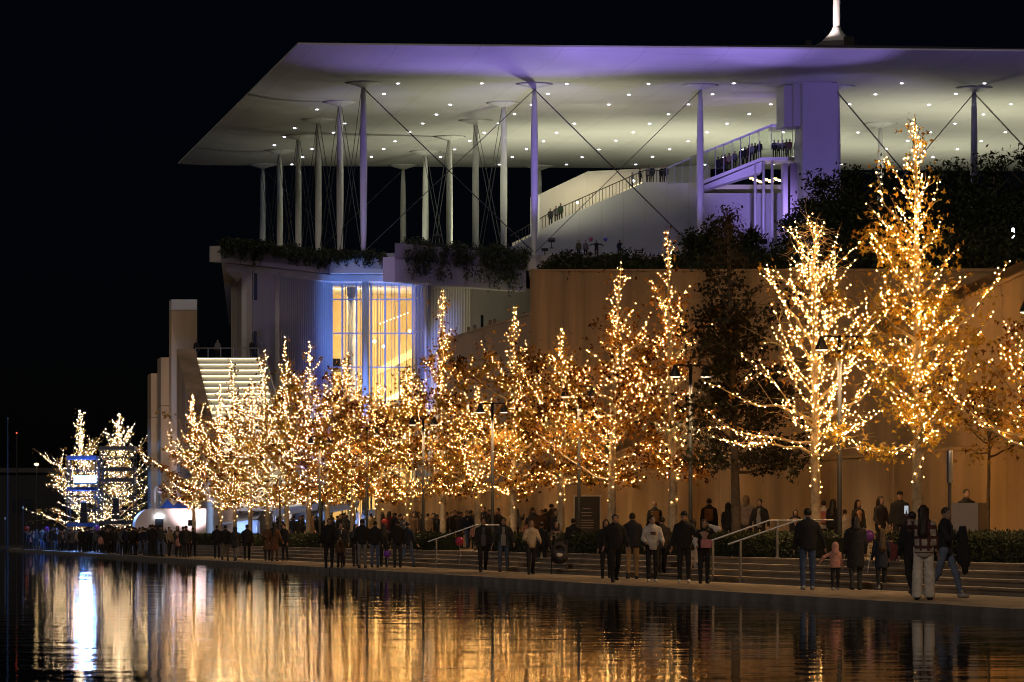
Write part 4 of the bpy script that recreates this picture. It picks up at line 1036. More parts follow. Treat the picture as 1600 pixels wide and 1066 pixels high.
# rounded white booth
Y = 284.0
bt = tag(empty('booth', (WX(265, Y), Y, 0)), 'white booth with a rounded corner and a lit doorway', 'booth')
xa, xb, zt_b = WX(211, Y), WX(322, Y), WZ(795, Y)
prof = [(xa, 0), (xa, zt_b - 1.3)] + [(xa + 1.3 - 1.3 * math.cos(a), zt_b - 1.3 + 1.3 * math.sin(a)) for a in np.linspace(0.2, math.pi / 2, 7)] + [(xb, zt_b), (xb, 0)]
bb = MB(); n = len(prof)
bb.add([(x, Y, z) for x, z in prof] + [(x - .5, Y + 3, z) for x, z in prof], [tuple(range(n))] + [tuple(range(2 * n - 1, n - 1, -1))] + [(i, n + i, n + (i + 1) % n, (i + 1) % n) for i in range(n)])
bb.build('shell', M['booth'], bt)
bb = MB(); bb.box((WX(249, Y), Y - .02, WZ(824, Y)), (.62, .06, 1.5)); d = bb.build('door', M['dark_glass'], bt)
bb = MB(); bb.box((WX(249, Y) + .2, Y - .07, WZ(826, Y)), (.04, .05, .2)); bb.build('handle', M['steel'], d)
bb = MB(); bb.box((WX(249, Y), Y - .12, WZ(808.5, Y)), (.6, .14, .12)); bb.build('door_lamp', M['led_white'], bt)
spot('booth_lamp', (WX(262, 272), 272, 4.2), (WX(268, 284), 284, 1.5), (1, .74, .66), 480, 110, .8, .2, bt)
for k, (x, w_) in enumerate(((262, 22), (282, 26))):
    Yt = 290 + k; t = tag(empty('gazebo', (WX(x, Yt), Yt, 0)), 'blue peaked gazebo roof behind the white booth, %s one' % ('left' if k == 0 else 'right'), 'gazebo', 'blue gazebos')
    hx = w_ / F * Yt / 2; X = WX(x, Yt); zz = WZ(794, Yt)
    bb = MB(); bb.add([(X - hx, Yt - hx, zz), (X + hx, Yt - hx, zz), (X + hx, Yt + hx, zz), (X - hx, Yt + hx, zz), (X, Yt, zz + .7)], [(0, 1, 4), (1, 2, 4), (2, 3, 4), (3, 0, 4), (3, 2, 1, 0)]); bb.build('roof', M['blue_fabric_lit_deck'], t)
    for sx in (-1, 1):
        for sy in (-1, 1):
            bb = MB(); bb.tube([(X + sx * hx * .95, Yt + sy * hx * .95, 0), (X + sx * hx * .95, Yt + sy * hx * .95, zz)], .035, 6); bb.build('leg', M['steel'], t)
point('gazebo_lamp', (WX(270, 287), 287.6, 4.6), (.2, .4, 1), 60, .1)
# camera pole
Y = 286.0
cp = tag(empty('camera_pole', (WX(242, Y), Y, 0)), 'pale pole with a hooked top and dome camera beside the booth', 'camera pole')
X = WX(242, Y)
bb = MB(); bb.tube([(X, Y, 0), (X, Y, WZ(765, Y)), (X + .1, Y, WZ(761, Y)), (X + .3, Y, WZ(762, Y))], .055, 8); bb.build('pole', M['white'], cp)
bb = MB(); bb.lathe((X + .36, Y, WZ(771, Y)), [(.05, 0), (.17, .1), (.17, .24), (.08, .4)], 12); bb.build('camera_dome', M['white'], cp)
# market stalls with blue light under the trees
for k, (x, w_, y, lb) in enumerate(((462, 70, 790, 'white roofed stall glowing blue under the trees, the left one'), (533, 56, 786, 'white roofed stall glowing blue under the trees, the middle one'), (605, 80, 792, 'white roofed stall with a slanting roof below the foyer glass'), (375, 60, 803, 'low white stall with a slanting roof behind the leftmost trees'))):
    Ys = 286.0 + 2 * k; X = WX(x, Ys); hx = w_ / F * Ys / 2; zz = WZ(y, Ys) - .3
    t = tag(empty('market_stall', (X, Ys, 0)), lb, 'stall', 'stalls on the plaza')
    bb = MB(); bb.add([(X - hx, Ys - 1.4, zz - .5), (X + hx, Ys - 1.4, zz), (X + hx, Ys + 1.4, zz + .5), (X - hx, Ys + 1.4, zz), (X - hx, Ys - 1.4, zz - .58), (X + hx, Ys - 1.4, zz - .08), (X + hx, Ys + 1.4, zz + .42), (X - hx, Ys + 1.4, zz - .08)], [(0, 1, 2, 3), (7, 6, 5, 4), (0, 4, 5, 1), (1, 5, 6, 2), (2, 6, 7, 3), (3, 7, 4, 0)]); bb.build('roof', M['white_fabric'], t)
    for sx in (-1, 1):
        for sy in (-1, 1):
            bb = MB(); bb.tube([(X + sx * hx * .95, Ys + sy * 1.3, 0), (X + sx * hx * .95, Ys + sy * 1.3, zz - .3)], .04, 6); bb.build('leg', M['steel'], t)
    bb = MB(); bb.box((X, Ys - .9, .55), (hx * 1.7, .6, 1.1)); bb.build('counter', M['white_fabric'], t)
    bb = MB(); bb.box((X, Ys + 1.2, 1.4), (hx * 1.8, .05, 2.0)); bb.build('back_panel', M['white_fabric'], t)
    point('stall_lamp', (X, Ys - .2, zz - .9), (.25, .42, 1.0), 130, .15, t)
# far left: lamps, poles, low building, dark trees
b = MB(); b.prism([(-95, 470), (-45, 470), (-47, 500), (-97, 500)], 0, 9.2)
fb = tag(empty('far_building', (-70, 470, 0)), 'long low building barely visible in the dark at far left', 'building')
b.build('wall', M['black'], fb)
b = MB(); b.prism([(-96, 469.4), (-44.5, 469.4), (-46.5, 501), (-98, 501)], 9.21, 9.8); b.build('roof', M['dark_metal'], fb)
for k in range(8):
    b = MB(); b.box((-92 + k * 6, 469.95, 5), (2.6, .06, 1.8)); b.build('window', M['dark_glass'], fb)
def far_lamp(x, y, Y, label, rad=.2, mm='led_white'):
    t = tag(empty('street_lamp', (WX(x, Y), Y, 0)), label, 'street lamp')
    bb = MB(); bb.tube([(WX(x, Y), Y + .3, 0), (WX(x, Y), Y + .3, WZ(y, Y))], .08, 6); bb.tube([(WX(x, Y), Y + .3, WZ(y, Y)), (WX(x, Y), Y, WZ(y, Y) + .05)], .05, 5); bb.build('pole', M['dark_metal'], t)
    bb = MB(); bb.lathe((WX(x, Y), Y, WZ(y, Y) - rad), [(rad * .3, 0), (rad, rad * .5), (rad * .4, rad)], 8); bb.build('lamp_head', M[mm], t)
Y = 150.0; X = WX(1583, Y); t = tag(empty('park_lamp', (X, Y, hillz(Y) - .4)), 'small white park lamp shining among the dark bushes at right', 'park lamp')
bb = MB(); bb.tube([(X, Y, hillz(Y) - .4), (X, Y, WZ(372, Y))], .04, 6); bb.build('post', M['dark_metal'], t); bb = MB(); bb.lathe((X, Y, WZ(372, Y)), [(.05, 0), (.055, .36), (.03, .4)], 8); bb.build('tube', M['led_white'], t)
far_lamp(57, 724, 440, 'small distant street lamp in the dark left of the lit trees', .28, 'warm_lamp'); far_lamp(228, 718, 400, 'small distant lamp between the lit tree and the concrete slabs', .3, 'warm_lamp'); far_lamp(26, 676, 460, 'tiny red beacon high on a pole at far left', .12, 'red_lamp')
fp = tag(empty('flag_pole', (WX(12, 320), 320, 0)), 'tall bare pole at the left edge', 'pole')
b = MB(); b.tube([(WX(12, 320), 320, 0), (WX(12, 320), 320, WZ(655, 320))], [.1, .05], 8); b.build('shaft', M['pole_black'], fp); b = MB(); b.lathe((WX(12, 320), 320, WZ(655, 320)), [(.05, 0), (.1, .08), (.02, .16)], 8); b.build('finial', M['steel'], fp)
for k, (x, yt, Y) in enumerate(((36, 795, 305), (8, 812, 305))):
    t = tag(empty('marker_post', (WX(x, Y), Y, 0)), 'pale slim marker post at far left, the %s one' % ('taller' if k == 0 else 'shorter'), 'post')
    b = MB(); b.tube([(WX(x, Y), Y, 0), (WX(x, Y), Y, WZ(yt, Y))], .045, 6); b.build('shaft', M['dark_metal'], t); b = MB(); b.lathe((WX(x, Y), Y, WZ(yt, Y)), [(.07, 0), (.07, .2)], 8); b.build('cap', M['white'], t)

# ================================================================== PEOPLE
def nets(f, lo, hi, h):
    lo = np.array(lo, float); hi = np.array(hi, float)
    n = np.ceil((hi - lo) / h).astype(int) + 2
    ax = [lo[k] + h * np.arange(n[k]) for k in range(3)]
    G = np.stack(np.meshgrid(*ax, indexing='ij'), -1)
    v = f(G.reshape(-1, 3)).reshape(n)
    ins = v < 0
    c = [(0, 0, 0), (1, 0, 0), (0, 1, 0), (1, 1, 0), (0, 0, 1), (1, 0, 1), (0, 1, 1), (1, 1, 1)]
    sl = lambda d: tuple(slice(d[k], n[k] - 1 + d[k]) for k in range(3))
    cnt = sum(ins[sl(d)].astype(np.int8) for d in c); mix = (cnt > 0) & (cnt < 8)
    ii = np.argwhere(mix); m_ = len(ii)
    vc = np.stack([v[ii[:, 0] + d[0], ii[:, 1] + d[1], ii[:, 2] + d[2]] for d in c], 1)
    acc = np.zeros((m_, 3)); num = np.zeros(m_)
    for ia, a in enumerate(c):
        for k in range(3):
            if a[k] == 1: continue
            ib = ia + (1, 2, 4)[k]
            va, vb = vc[:, ia], vc[:, ib]; x = (va < 0) != (vb < 0)
            t = np.where(x, va / np.where(x, va - vb, 1), 0)
            acc += x[:, None] * np.array(a, float); acc[:, k] += t; num += x
    idx = np.full(mix.shape, -1); idx[mix] = np.arange(m_)
    V = lo + h * (ii + acc / num[:, None])
    Fs = []
    for k in range(3):
        k1, k2 = (k + 1) % 3, (k + 2) % 3
        s0 = [slice(1, n[q] - 1) for q in range(3)]; s0[k] = slice(0, n[k] - 1)
        s1 = list(s0); s1[k] = slice(1, n[k])
        a, b_ = ins[tuple(s0)], ins[tuple(s1)]; e = np.argwhere(a != b_)
        if not len(e): continue
        off = np.array([1, 1, 1]); off[k] = 0; e = e + off
        inside = ins[e[:, 0], e[:, 1], e[:, 2]]
        def cell(d1, d2):
            q = e.copy(); q[:, k1] -= d1; q[:, k2] -= d2; return idx[q[:, 0], q[:, 1], q[:, 2]]
        quad = np.stack([cell(1, 1), cell(0, 1), cell(0, 0), cell(1, 0)], 1)
        quad[~inside] = quad[~inside][:, ::-1]
        Fs.append(quad)
    return V, np.concatenate(Fs)
def rcone(p, a, b_, r1, r2, sy=1.0):
    a = np.asarray(a, float); b_ = np.asarray(b_, float)
    ba = b_ - a; ba[1] *= sy
    dx = p[:, 0] - a[0]; dy = (p[:, 1] - a[1]) * sy; dz = p[:, 2] - a[2]
    t = np.clip((dx * ba[0] + dy * ba[1] + dz * ba[2]) / (ba @ ba + 1e-9), 0, 1)
    dx = dx - t * ba[0]; dy = dy - t * ba[1]; dz = dz - t * ba[2]
    return np.sqrt(dx * dx + dy * dy + dz * dz) - (r1 + t * (r2 - r1))
def ellip(p, c, r):
    q = (p - np.asarray(c)) / np.asarray(r); return (np.linalg.norm(q, axis=1) - 1) * min(r)
def smin(a, b_, k):
    h = np.clip(.5 + .5 * (b_ - a) / k, 0, 1); return b_ * (1 - h) + a * h - k * h * (1 - h)
def blend(ds, k):
    r = ds[0]
    for d in ds[1:]: r = smin(r, d, k)
    return r
SK = {}
def cmat(rgb, rough=.85):
    key = tuple(round(c, 3) for c in rgb) + (rough,)
    if key not in SK: SK[key] = mat('cloth_%d' % len(SK), rgb, rough, .22, 9.0, .25, bscale=40)
    return SK[key]
SKIN = mat('skin', (.45, .28, .20), .55, .08, 8)
EYE = mat('eye_dark', (.02, .015, .012), .3, .1, 5)
LIP = mat('lip', (.36, .15, .12), .5, .05, 5)

def person(x, feet_Y, z0, h, face, label, group=None, top=(.03, .03, .035), bottom=(.03, .03, .04), shoes=(.03, .03, .03), hair=(.03, .02, .015), hairstyle='short', legs=((6, 4), (-6, 6)), arms=((4, 8, 12), (4, 8, 12)),
           coat=0.0, wide=0.0, hood=False, hat=None, scarf=None, extra=None, detail=1, bulk=1.0, X=None, headturn=0.0, name='person', stripe=None, fem=False, inner=None, child=1.0):
    """face: degrees the figure is turned from facing the camera. legs: (hip forward, knee) per side; arms: (forward, outward, elbow)."""
    s = h / 1.75
    hip, knee_l, shin_l = .93, .45, .42
    fw = lambda a: np.array([0, -math.sin(R(a)), -math.cos(R(a))])
    J = {}
    for sd, (hf, kn) in zip((-1, 1), legs):
        H0 = np.array([sd * .095, 0, hip]); K = H0 + knee_l * fw(hf) + np.array([sd * .012, 0, 0]); A_ = K + shin_l * fw(hf - kn)
        J[sd] = (H0, K, A_)
    drop = min(J[-1][2][2], J[1][2][2]) - .075
    sw_ = .185 if not fem else .165
    AR = {}
    for sd, am in zip((-1, 1), arms):
        fwd, out, el = am[:3]; tw = am[3] if len(am) > 3 else 12
        S0 = np.array([sd * sw_, .005, 1.385])
        d1 = np.array([sd * math.sin(R(out)), -math.sin(R(fwd)) * math.cos(R(out)), -math.cos(R(fwd)) * math.cos(R(out))])
        E = S0 + .285 * d1
        o2 = out - tw * (el / 60.0) if el > 20 else out * .6
        d2 = np.array([sd * math.sin(R(o2)), -math.sin(R(fwd + el)) * math.cos(R(o2)), -math.cos(R(fwd + el)) * math.cos(R(o2))])
        Wr = E + .25 * d2; AR[sd] = (S0, E, Wr, d2)
    ht = math.sin(R(headturn)), math.cos(R(headturn))
    HC_ = np.array([0, -.015, 1.625])
    def headrot(v): return HC_ + np.array([v[0] * ht[1] + v[1] * ht[0], -v[0] * ht[0] + v[1] * ht[1], v[2]])
    def hinv(p):
        q = p - HC_; return np.stack([q[:, 0] * ht[1] - q[:, 1] * ht[0], q[:, 0] * ht[0] + q[:, 1] * ht[1], q[:, 2]], 1)
    res_c = {2: .02, 1: .03, 0: .045}[detail]; res_h = {2: .0085, 1: .014, 0: .024}[detail]
    parts = []
    def add(name, V, Q, m_, mi=None): parts.append((name, V, Q, m_, mi))
    # body: head, neck, hidden torso, hands, one mesh
    def headf(p):
        q = hinv(p)
        d = ellip(q, (0, .012, .025), (.076, .094, .092))
        d = smin(d, ellip(q, (0, -.022, -.05), (.057, .068, .068)), .035)
        d = smin(d, rcone(q, (0, -.088, .012), (0, -.108, -.022), .009, .014), .014)
        for sd in (-1, 1):
            d = smin(d, ellip(q, (sd * .076, .012, -.01), (.012, .022, .032)), .008)
            d = -smin(-d, ellip(q, (sd * .031, -.098, .012), (.019, .016, .011)), .010)
        d = smin(d, ellip(q, (0, -.087, -.052), (.024, .012, .009)), .008)
        return smin(d, rcone(p, (0, .012, 1.44), (0, 0, 1.57), .058, .052), .03)
    V, Q = nets(headf, (-.13, -.16, 1.42), (.13, .14, 1.76), res_h)
    mi = np.zeros(len(Q), int)
    if detail >= 1:
        cc = hinv(V[Q].mean(1))
        for sd in (-1, 1): mi[np.linalg.norm((cc - np.array([sd * .031, -.085, .012])) / np.array([1, 2, .6]), axis=1) < .014] = 1
        mi[np.linalg.norm((cc - np.array([0, -.098, -.052])) / np.array([1.2, 2, .5]), axis=1) < .017] = 2
    BV, BQ, BM = [V], [Q], [mi]; nb_ = len(V)
    for sd in (-1, 1):
        S0, E, Wr, d2 = AR[sd]
        side = np.cross(d2, [sd * 1.0, 0, 0.001]); side /= np.linalg.norm(side) + 1e-9     # across the palm
        nrm = np.cross(side, d2)
        fing = []
        palm = Wr + d2 * .05
        for q, (o_, L_) in enumerate(((-.030, .070), (-.010, .080), (.010, .075), (.028, .058))):
            a = Wr + d2 * .09 + side * o_; b1 = a + d2 * L_ * .5 + nrm * (-sd) * .010; c1 = b1 + d2 * L_ * .42 + nrm * (-sd) * .022
            fing.append((a, b1, c1))
        tb = Wr + d2 * .035 - side * .034; tm = tb + d2 * .03 - side * .024; te = tm + d2 * .03 - side * .006
        def handf(p):
            d = smin(rcone(p, Wr - d2 * .05, Wr + d2 * .01, .028, .026), rcone(p, Wr + d2 * .02 - side * .012, Wr + d2 * .085 - side * .012, .022, .020), .02)
            d = smin(d, rcone(p, Wr + d2 * .02 + side * .014, Wr + d2 * .085 + side * .012, .022, .019), .015)
            for a, b1, c1 in fing: d = np.minimum(d, np.minimum(rcone(p, a, b1, .0095, .009), rcone(p, b1, c1, .009, .0075)))
            return smin(d, np.minimum(rcone(p, tb, tm, .012, .011), rcone(p, tm, te, .011, .009)), .006)
        ctr = Wr + d2 * .06
        V, Q = nets(handf, ctr - .14, ctr + .14, {2: .0085, 1: .012, 0: .02}[detail])
        BV.append(V); BQ.append(Q + nb_); BM.append(np.zeros(len(Q), int)); nb_ += len(V)
    # torso and limbs of the body under the clothes
    def coref(p):
        ds = [rcone(p, (-.1, .01, 1.36), (.1, .01, 1.36), .09, .09), rcone(p, (0, .01, 1.0), (0, .01, 1.35), .115, .13), rcone(p, (0, 0, 1.34), (0, .005, 1.5), .075, .052)]
        for sd in (-1, 1):
            H0, K, A_ = J[sd]; S0, E, Wr, d2 = AR[sd]
            ds += [rcone(p, H0, K, .075, .05), rcone(p, K, A_, .05, .036), rcone(p, S0, E, .045, .038), rcone(p, E, Wr, .036, .026)]
        return blend(ds, .03)
    allp = np.array([q for sd in (-1, 1) for q in (*J[sd], *AR[sd][:3])]); lo = np.minimum(allp.min(0), [-.25, -.2, 0]) - .22; hi = np.maximum(allp.max(0), [.25, .2, 1.5]) + .22; lo[2] = max(lo[2], drop - .05)
    V, Q = nets(coref, lo, hi, .04 if detail else .055)
    BV.append(V); BQ.append(Q + nb_); BM.append(np.zeros(len(Q), int))
    add('person', np.concatenate(BV), np.concatenate(BQ), [SKIN, EYE, LIP], np.concatenate(BM))
    # jacket
    seed = abs(hash(label)) % 1000 / 1000.0 * 6.28 if False else (len(label) * 1.7 + x * .37) % 6.28
    def wr(p, a=.0045): return a * (np.sin(p[:, 2] * 30 + 5 * p[:, 0] + seed) * np.sin(p[:, 0] * 31 + p[:, 2] * 17 + seed) + .6 * np.sin(p[:, 1] * 52 - p[:, 2] * 27 + seed))
    hem = .84 - coat
    bk_ = bulk
    def jackf(p):
        ds = [rcone(p, (-.12, .012, 1.355), (0, .012, 1.40), .075 * bk_, .085 * bk_, 1.0), rcone(p, (.12, .012, 1.355), (0, .012, 1.40), .075 * bk_, .085 * bk_, 1.0), rcone(p, (0, .01, hem + .1), (0, .012, 1.33), (.17 if not fem else .165) * bk_, (.178 if not fem else .155) * bk_, 1.38)]
        ds.append(rcone(p, (0, .01, 1.38), (0, .015, 1.505), .095, .068))
        if coat > .1: ds.append(rcone(p, (0, .01, hem + .06), (0, .01, .95), .19 * bk_, .165 * bk_, 1.3))
        d = blend(ds, .05)
        d = np.maximum(d, hem - p[:, 2])
        aa = []
        for sd in (-1, 1):
            S0, E, Wr, d2 = AR[sd]; aa.append(smin(rcone(p, S0, E, .064 * bk_, .055 * bk_), rcone(p, E, Wr - d2 * .01, .055 * bk_, .043), .03))
        return smin(d, np.minimum(aa[0], aa[1]), .045) + wr(p)
    jl, jh = lo.copy(), hi.copy(); jl[2] = max(hem - .06, 0) if min(q[2] for q in allp) > 0 else hem - .06; jl[2] = min(jl[2], min(AR[sd][2][2] for sd in (-1, 1)) - .1); jh[2] = max(1.62, max(max(AR[sd][1][2], AR[sd][2][2]) for sd in (-1, 1)) + .12)
    V, Q = nets(jackf, jl, jh, res_c)
    jm, jmi = [cmat(top)], None
    if inner is not None or stripe is not None:
        c3 = V[Q].mean(1); jmi = np.zeros(len(Q), int); jm.append(cmat(inner if inner is not None else stripe))
        if inner is not None: jmi[(np.abs(c3[:, 0]) < .045 + .03 * (c3[:, 2] < 1.2)) & (c3[:, 1] < -.05) & (c3[:, 2] < 1.45)] = 1
        else: jmi[stripe_fn(c3)] = 1
    add('jacket', V, Q, jm, jmi)
    # trousers
    def trouf(p):
        ds = [rcone(p, (-.06, .008, .95), (.06, .008, .95), .118, .118, 1.15)]
        for sd in (-1, 1):
            H0, K, A_ = J[sd]
            ds.append(smin(rcone(p, H0, K, .09, .066 + wide * .07), rcone(p, K, A_ + np.array([0, 0, .0]), .066 + wide * .09, .052 + wide * .13), .03))
        d = smin(smin(ds[0], ds[1], .04), ds[2], .02) if wide < .1 else smin(smin(ds[0], ds[1], .04), ds[2], .05)
        return np.maximum(d, (drop + .05) - p[:, 2]) + wr(p, .0022)
    V, Q = nets(trouf, (lo[0], lo[1], drop - .02), (hi[0], hi[1], 1.1), res_c)
    add('trousers', V, Q, [cmat(bottom)])
    # shoes
    for sd in (-1, 1):
        A_ = J[sd][2]
        def shof(p): return np.maximum(smin(rcone(p, A_ + [0, .03, -.035], A_ + [sd * .012, -.13, -.045], .046, .036, 1.0), rcone(p, A_ + [0, .0, -.03], A_ + [0, 0, .05], .05, .046), .03), (A_[2] - .075) - p[:, 2])
        V, Q = nets(shof, A_ - [.1, .24, .1], A_ + [.1, .13, .12], res_c * .7)
        add('shoe', V, Q, [cmat(shoes, .6)])
    # hair
    def hairf(p):
        q = hinv(p)
        d = ellip(q, (0, .022, .036), (.086, .098, .094))
        cut = ellip(q, (0, -.10, -.03), (.075, .075, .105))
        if hairstyle in ('long', 'mid'):
            L_ = .40 if hairstyle == 'long' else .16
            d = smin(d, rcone(q, (0, .06, .02), (0, .135, -L_), .088, .10 if hairstyle == 'long' else .07, 1.25), .04)
            for sd in (-1, 1): d = smin(d, rcone(q, (sd * .07, .02, .02), (sd * .085, .02, -L_ * .7), .035, .028), .03)
            d = d + .006 * np.sin(q[:, 0] * 90 + q[:, 2] * 12)
        else:
            d = np.maximum(d, -(q[:, 2] + .035) - 0 * q[:, 0])
        return np.maximum(d, -cut)
    V, Q = nets(hairf, (-.18, -.14, 1.06 if hairstyle == 'long' else 1.35), (.18, .27, 1.79), res_h * 1.4)
    if hairstyle != 'bald': add('hair', V, Q, [cmat(hair, .55)])
    if hood:
        def hoodf(p):
            q = hinv(p); d = smin(ellip(q, (0, .03, .02), (.105, .12, .125)), rcone(p, (0, .04, 1.44), (0, .03, 1.56), .11, .1), .05)
            return np.maximum(d, -ellip(q, (0, -.12, -.01), (.075, .08, .10)))
        V, Q = nets(hoodf, (-.17, -.16, 1.36), (.17, .22, 1.81), res_h * 1.5); add('hood', V, Q, [cmat(top)])
    if hat is not None:
        V, Q = nets(lambda p: np.maximum(ellip(hinv(p), (0, .01, .05), (.092, .108, .098)), -(hinv(p)[:, 2] - .035)), (-.15, -.16, 1.6), (.15, .16, 1.82), res_h * 1.4); add('beanie', V, Q, [cmat(hat)])
    if scarf is not None:
        V, Q = nets(lambda p: smin(rcone(p, (-.04, .01, 1.485), (.04, .01, 1.49), .075, .075) + wr(p, .008), rcone(p, (.03, -.09, 1.44), (.04, -.12, 1.3), .035, .03), .03), (-.18, -.2, 1.24), (.18, .16, 1.62), res_c); add('scarf', V, Q, [cmat(scarf)])
    if extra: extra(add, AR, J, nets, headrot)
    XX = WX(x, feet_Y) if X is None else X
    root = None
    for nm, V, Q, ms, mi in parts:
        if child != 1.0 and nm in ('person', 'hair', 'hood', 'beanie'):
            V = V.copy(); hm = (V[:, 2] > 1.5) & (np.abs(V[:, 0]) < .2) if nm == 'person' else np.ones(len(V), bool)
            V[hm] = np.array([0, 0, 1.5]) + (V[hm] - np.array([0, 0, 1.5])) * child
        V = (V - np.array([0, 0, drop])) * s
        me = np_mesh(nm, V, Q, ms, True, mi=mi)
        o = link(nm if root is not None else name, me, root, loc=(0, 0, 0) if root is not None else None)
        if root is None: root = o
    root.location = (XX, feet_Y, z0); root.rotation_euler = (0, 0, R(face))
    tag(root, label, 'person', group)
    return root
def stripe_fn(c3): return ((np.sin(c3[:, 0] * 42) > .45) | (np.sin(c3[:, 2] * 34) > .5)) & (c3[:, 2] > .9) | ((c3[:, 2] > .84) & (c3[:, 2] < .90) & (np.sin(c3[:, 2] * 160) > 0))
BLK = (.018, .017, .019); CHR = (.045, .043, .045); NAVY = (.02, .024, .045); JEAN = (.09, .13, .24); TAN = (.33, .21, .10); BRN = (.10, .055, .03); WHT_C = (.72, .68, .64); GRY = (.22, .21, .21); BEI = (.46, .36, .24); PNK = (.62, .30, .24)
FY = lambda fy: HC * F / (fy - 838)
def box_part(add, name, c, size, m_):
    bb = MB(); bb.box(c, size); add(name, np.array(bb.v, float), np.array(bb.f), [m_])
def nets_part(add, name, f, c, r, h, m_):
    V, Q = nets(f, np.array(c) - r, np.array(c) + r, h); add(name, V, Q, [m_])
STAND = ((3, 2), (-2, 3)); WALK = ((22, 6), (-16, 22)); WALK2 = ((-15, 20), (20, 5))
DOWN = ((3, 9, 10), (3, 9, 10)); POCK = ((-6, 20, 42), (-6, 20, 42))

# ---- near promenade, right to left
def phone_x(add, AR, J, nets, hr):
    p = AR[1][2] + AR[1][3] * .1; box_part(add, 'phone', p + np.array([0, .0, .05]), (.075, .012, .15), M['phone'])
person(1443, FY(938), 0, 1.70, 168, 'person in white wide trousers and plaid jacket, long dark hair, holding up a phone', top=(.5, .42, .36), stripe=(.10, .04, .04), bottom=(.75, .68, .6), wide=.36, shoes=BLK, hair=(.035, .018, .012), hairstyle='long', arms=((8, 10, 20), (75, 25, 75, 10)), legs=((6, 3), (-6, 5)), detail=2, fem=True, coat=.05, bulk=1.12, extra=phone_x)
ph = tag(MB(), None) if False else None
person(1425, FY(932), 0, 1.66, 190, 'person in black half hidden left of the white trousers', top=BLK, bottom=BLK, coat=.1, legs=WALK, detail=1)
def bottle(add, AR, J, nets, hr):
    p = AR[-1][2] + AR[-1][3] * .09
    bb = MB(); bb.lathe((p[0], p[1], p[2] - .02), [(.028, 0), (.03, .1), (.012, .16), (.013, .2)], 10); add('bottle_in_hand', np.array(bb.v, float), np.array([f for f in bb.f if len(f) == 4]), [M['steel']])
person(1478, FY(934), 0, 1.72, 62, 'man in dark jacket and blue jeans walking with a bottle at his chest', top=(.025, .024, .03), inner=(.10, .11, .15), bottom=(.16, .2, .3), shoes=(.55, .5, .45), hair=(.06, .04, .03), legs=WALK2, arms=((30, 10, 85, 30), (-14, 16, 18)), detail=2, headturn=20, bulk=1.06)
# coat carried over his arm
def hanging_coat():
    c = np.array([WX(1503, 68.5), 68.4, 0]); t = None
    V, Q = nets(lambda p: np.maximum(blend([rcone(p, (0, 0, 1.28), (.03, 0, .72), .07, .13, 1.6), rcone(p, (-.06, 0, 1.2), (.05, 0, .5), .05, .06, 1.3)], .06) + .012 * np.sin(p[:, 0] * 60 + p[:, 2] * 6), p[:, 2] - 1.36), (-.3, -.2, .35), (.35, .2, 1.42), .02)
    o = link('carried_coat', np_mesh('carried_coat', V, Q, cmat(BLK), True)); o.location = c; tag(o, 'black coat hanging over the arm of the man with the bottle', 'coat')
hanging_coat()
person(1262, FY(922), 0, 1.74, 183, 'man in black coat and jeans with grey scarf holding a small child by the hand', top=BLK, bottom=(.06, .09, .17), shoes=(.3, .3, .32), scarf=(.3, .29, .29), arms=((2, 26, 10), (4, 12, 16)), legs=((3, 2), (-3, 4)), detail=2, bulk=1.12)
person(1305, FY(922), 0, .97, 185, 'toddler in a pink hooded jacket holding the hand of a man', top=PNK, bottom=BLK, shoes=(.4, .36, .34), hood=True, arms=((4, 16, 14), (5, 62, 5)), legs=((4, 3), (-4, 4)), detail=2, bulk=1.2, child=1.3)
person(1337, FY(922), 0, 1.57, 186, 'person in a long dark coat standing right of the pink toddler', top=BLK, bottom=CHR, coat=.32, shoes=BLK, hairstyle='mid', arms=DOWN, detail=2, bulk=1.1)
person(1377, FY(922), 0, 1.29, 188, 'child with long hair in a dark dress coat', top=NAVY, bottom=BLK, coat=.22, shoes=GRY, hair=(.08, .045, .02), hairstyle='long', arms=((10, 14, 30), (6, 12, 18)), detail=2, child=1.12, fem=True)
person(1392, FY(918), 0, 1.15, 170, 'small child in dark red jacket beside the child in the dress coat', top=(.09, .02, .03), bottom=BLK, hairstyle='short', detail=1, child=1.15)
def pinkbag(add, AR, J, nets, hr): nets_part(add, 'pink_bag', lambda p: np.maximum(np.abs(p[:, 0] - .02) - .13, np.maximum(np.abs(p[:, 1] + .2) - .04, np.abs(p[:, 2] - 1.08) - .1)) - .015, (.02, -.2, 1.08), .22, .018, cmat((.6, .25, .26)))
person(1100, FY(912), 0, 1.55, 8, 'person in black vest with pale sleeves, one hand raised to the head', top=BLK, bottom=BLK, shoes=BLK, hairstyle='mid', hair=(.05, .03, .02), arms=((14, 22, 48, 30), (120, 45, 118, 50)), legs=((4, 2), (-3, 4)), detail=2, fem=True, extra=lambda add, AR, J, nets, hr: (pinkbag(add, AR, J, nets, hr), [nets_part(add, 'pale_sleeve', lambda p, sd=sd: smin(rcone(p, AR[sd][0] * .3 + AR[sd][1] * .7, AR[sd][1], .072, .066), rcone(p, AR[sd][1], AR[sd][2], .066, .052), .03), AR[sd][1], .42, .025, cmat(WHT_C)) for sd in (-1, 1)]))
person(1069, FY(911), 0, 1.74, -6, 'man in black coat and white shoes beside the person with raised hand', top=BLK, bottom=BLK, shoes=WHT_C, arms=((4, 14, 20), (6, 26, 24)), legs=((4, 2), (-3, 4)), detail=2, hat=BLK, bulk=1.12)
person(1083, FY(905), 0, 1.6, 150, 'person in wide white trousers partly hidden behind the man in white shoes', top=BLK, bottom=(.5, .4, .33), wide=.4, detail=1, fem=True, hairstyle='mid')
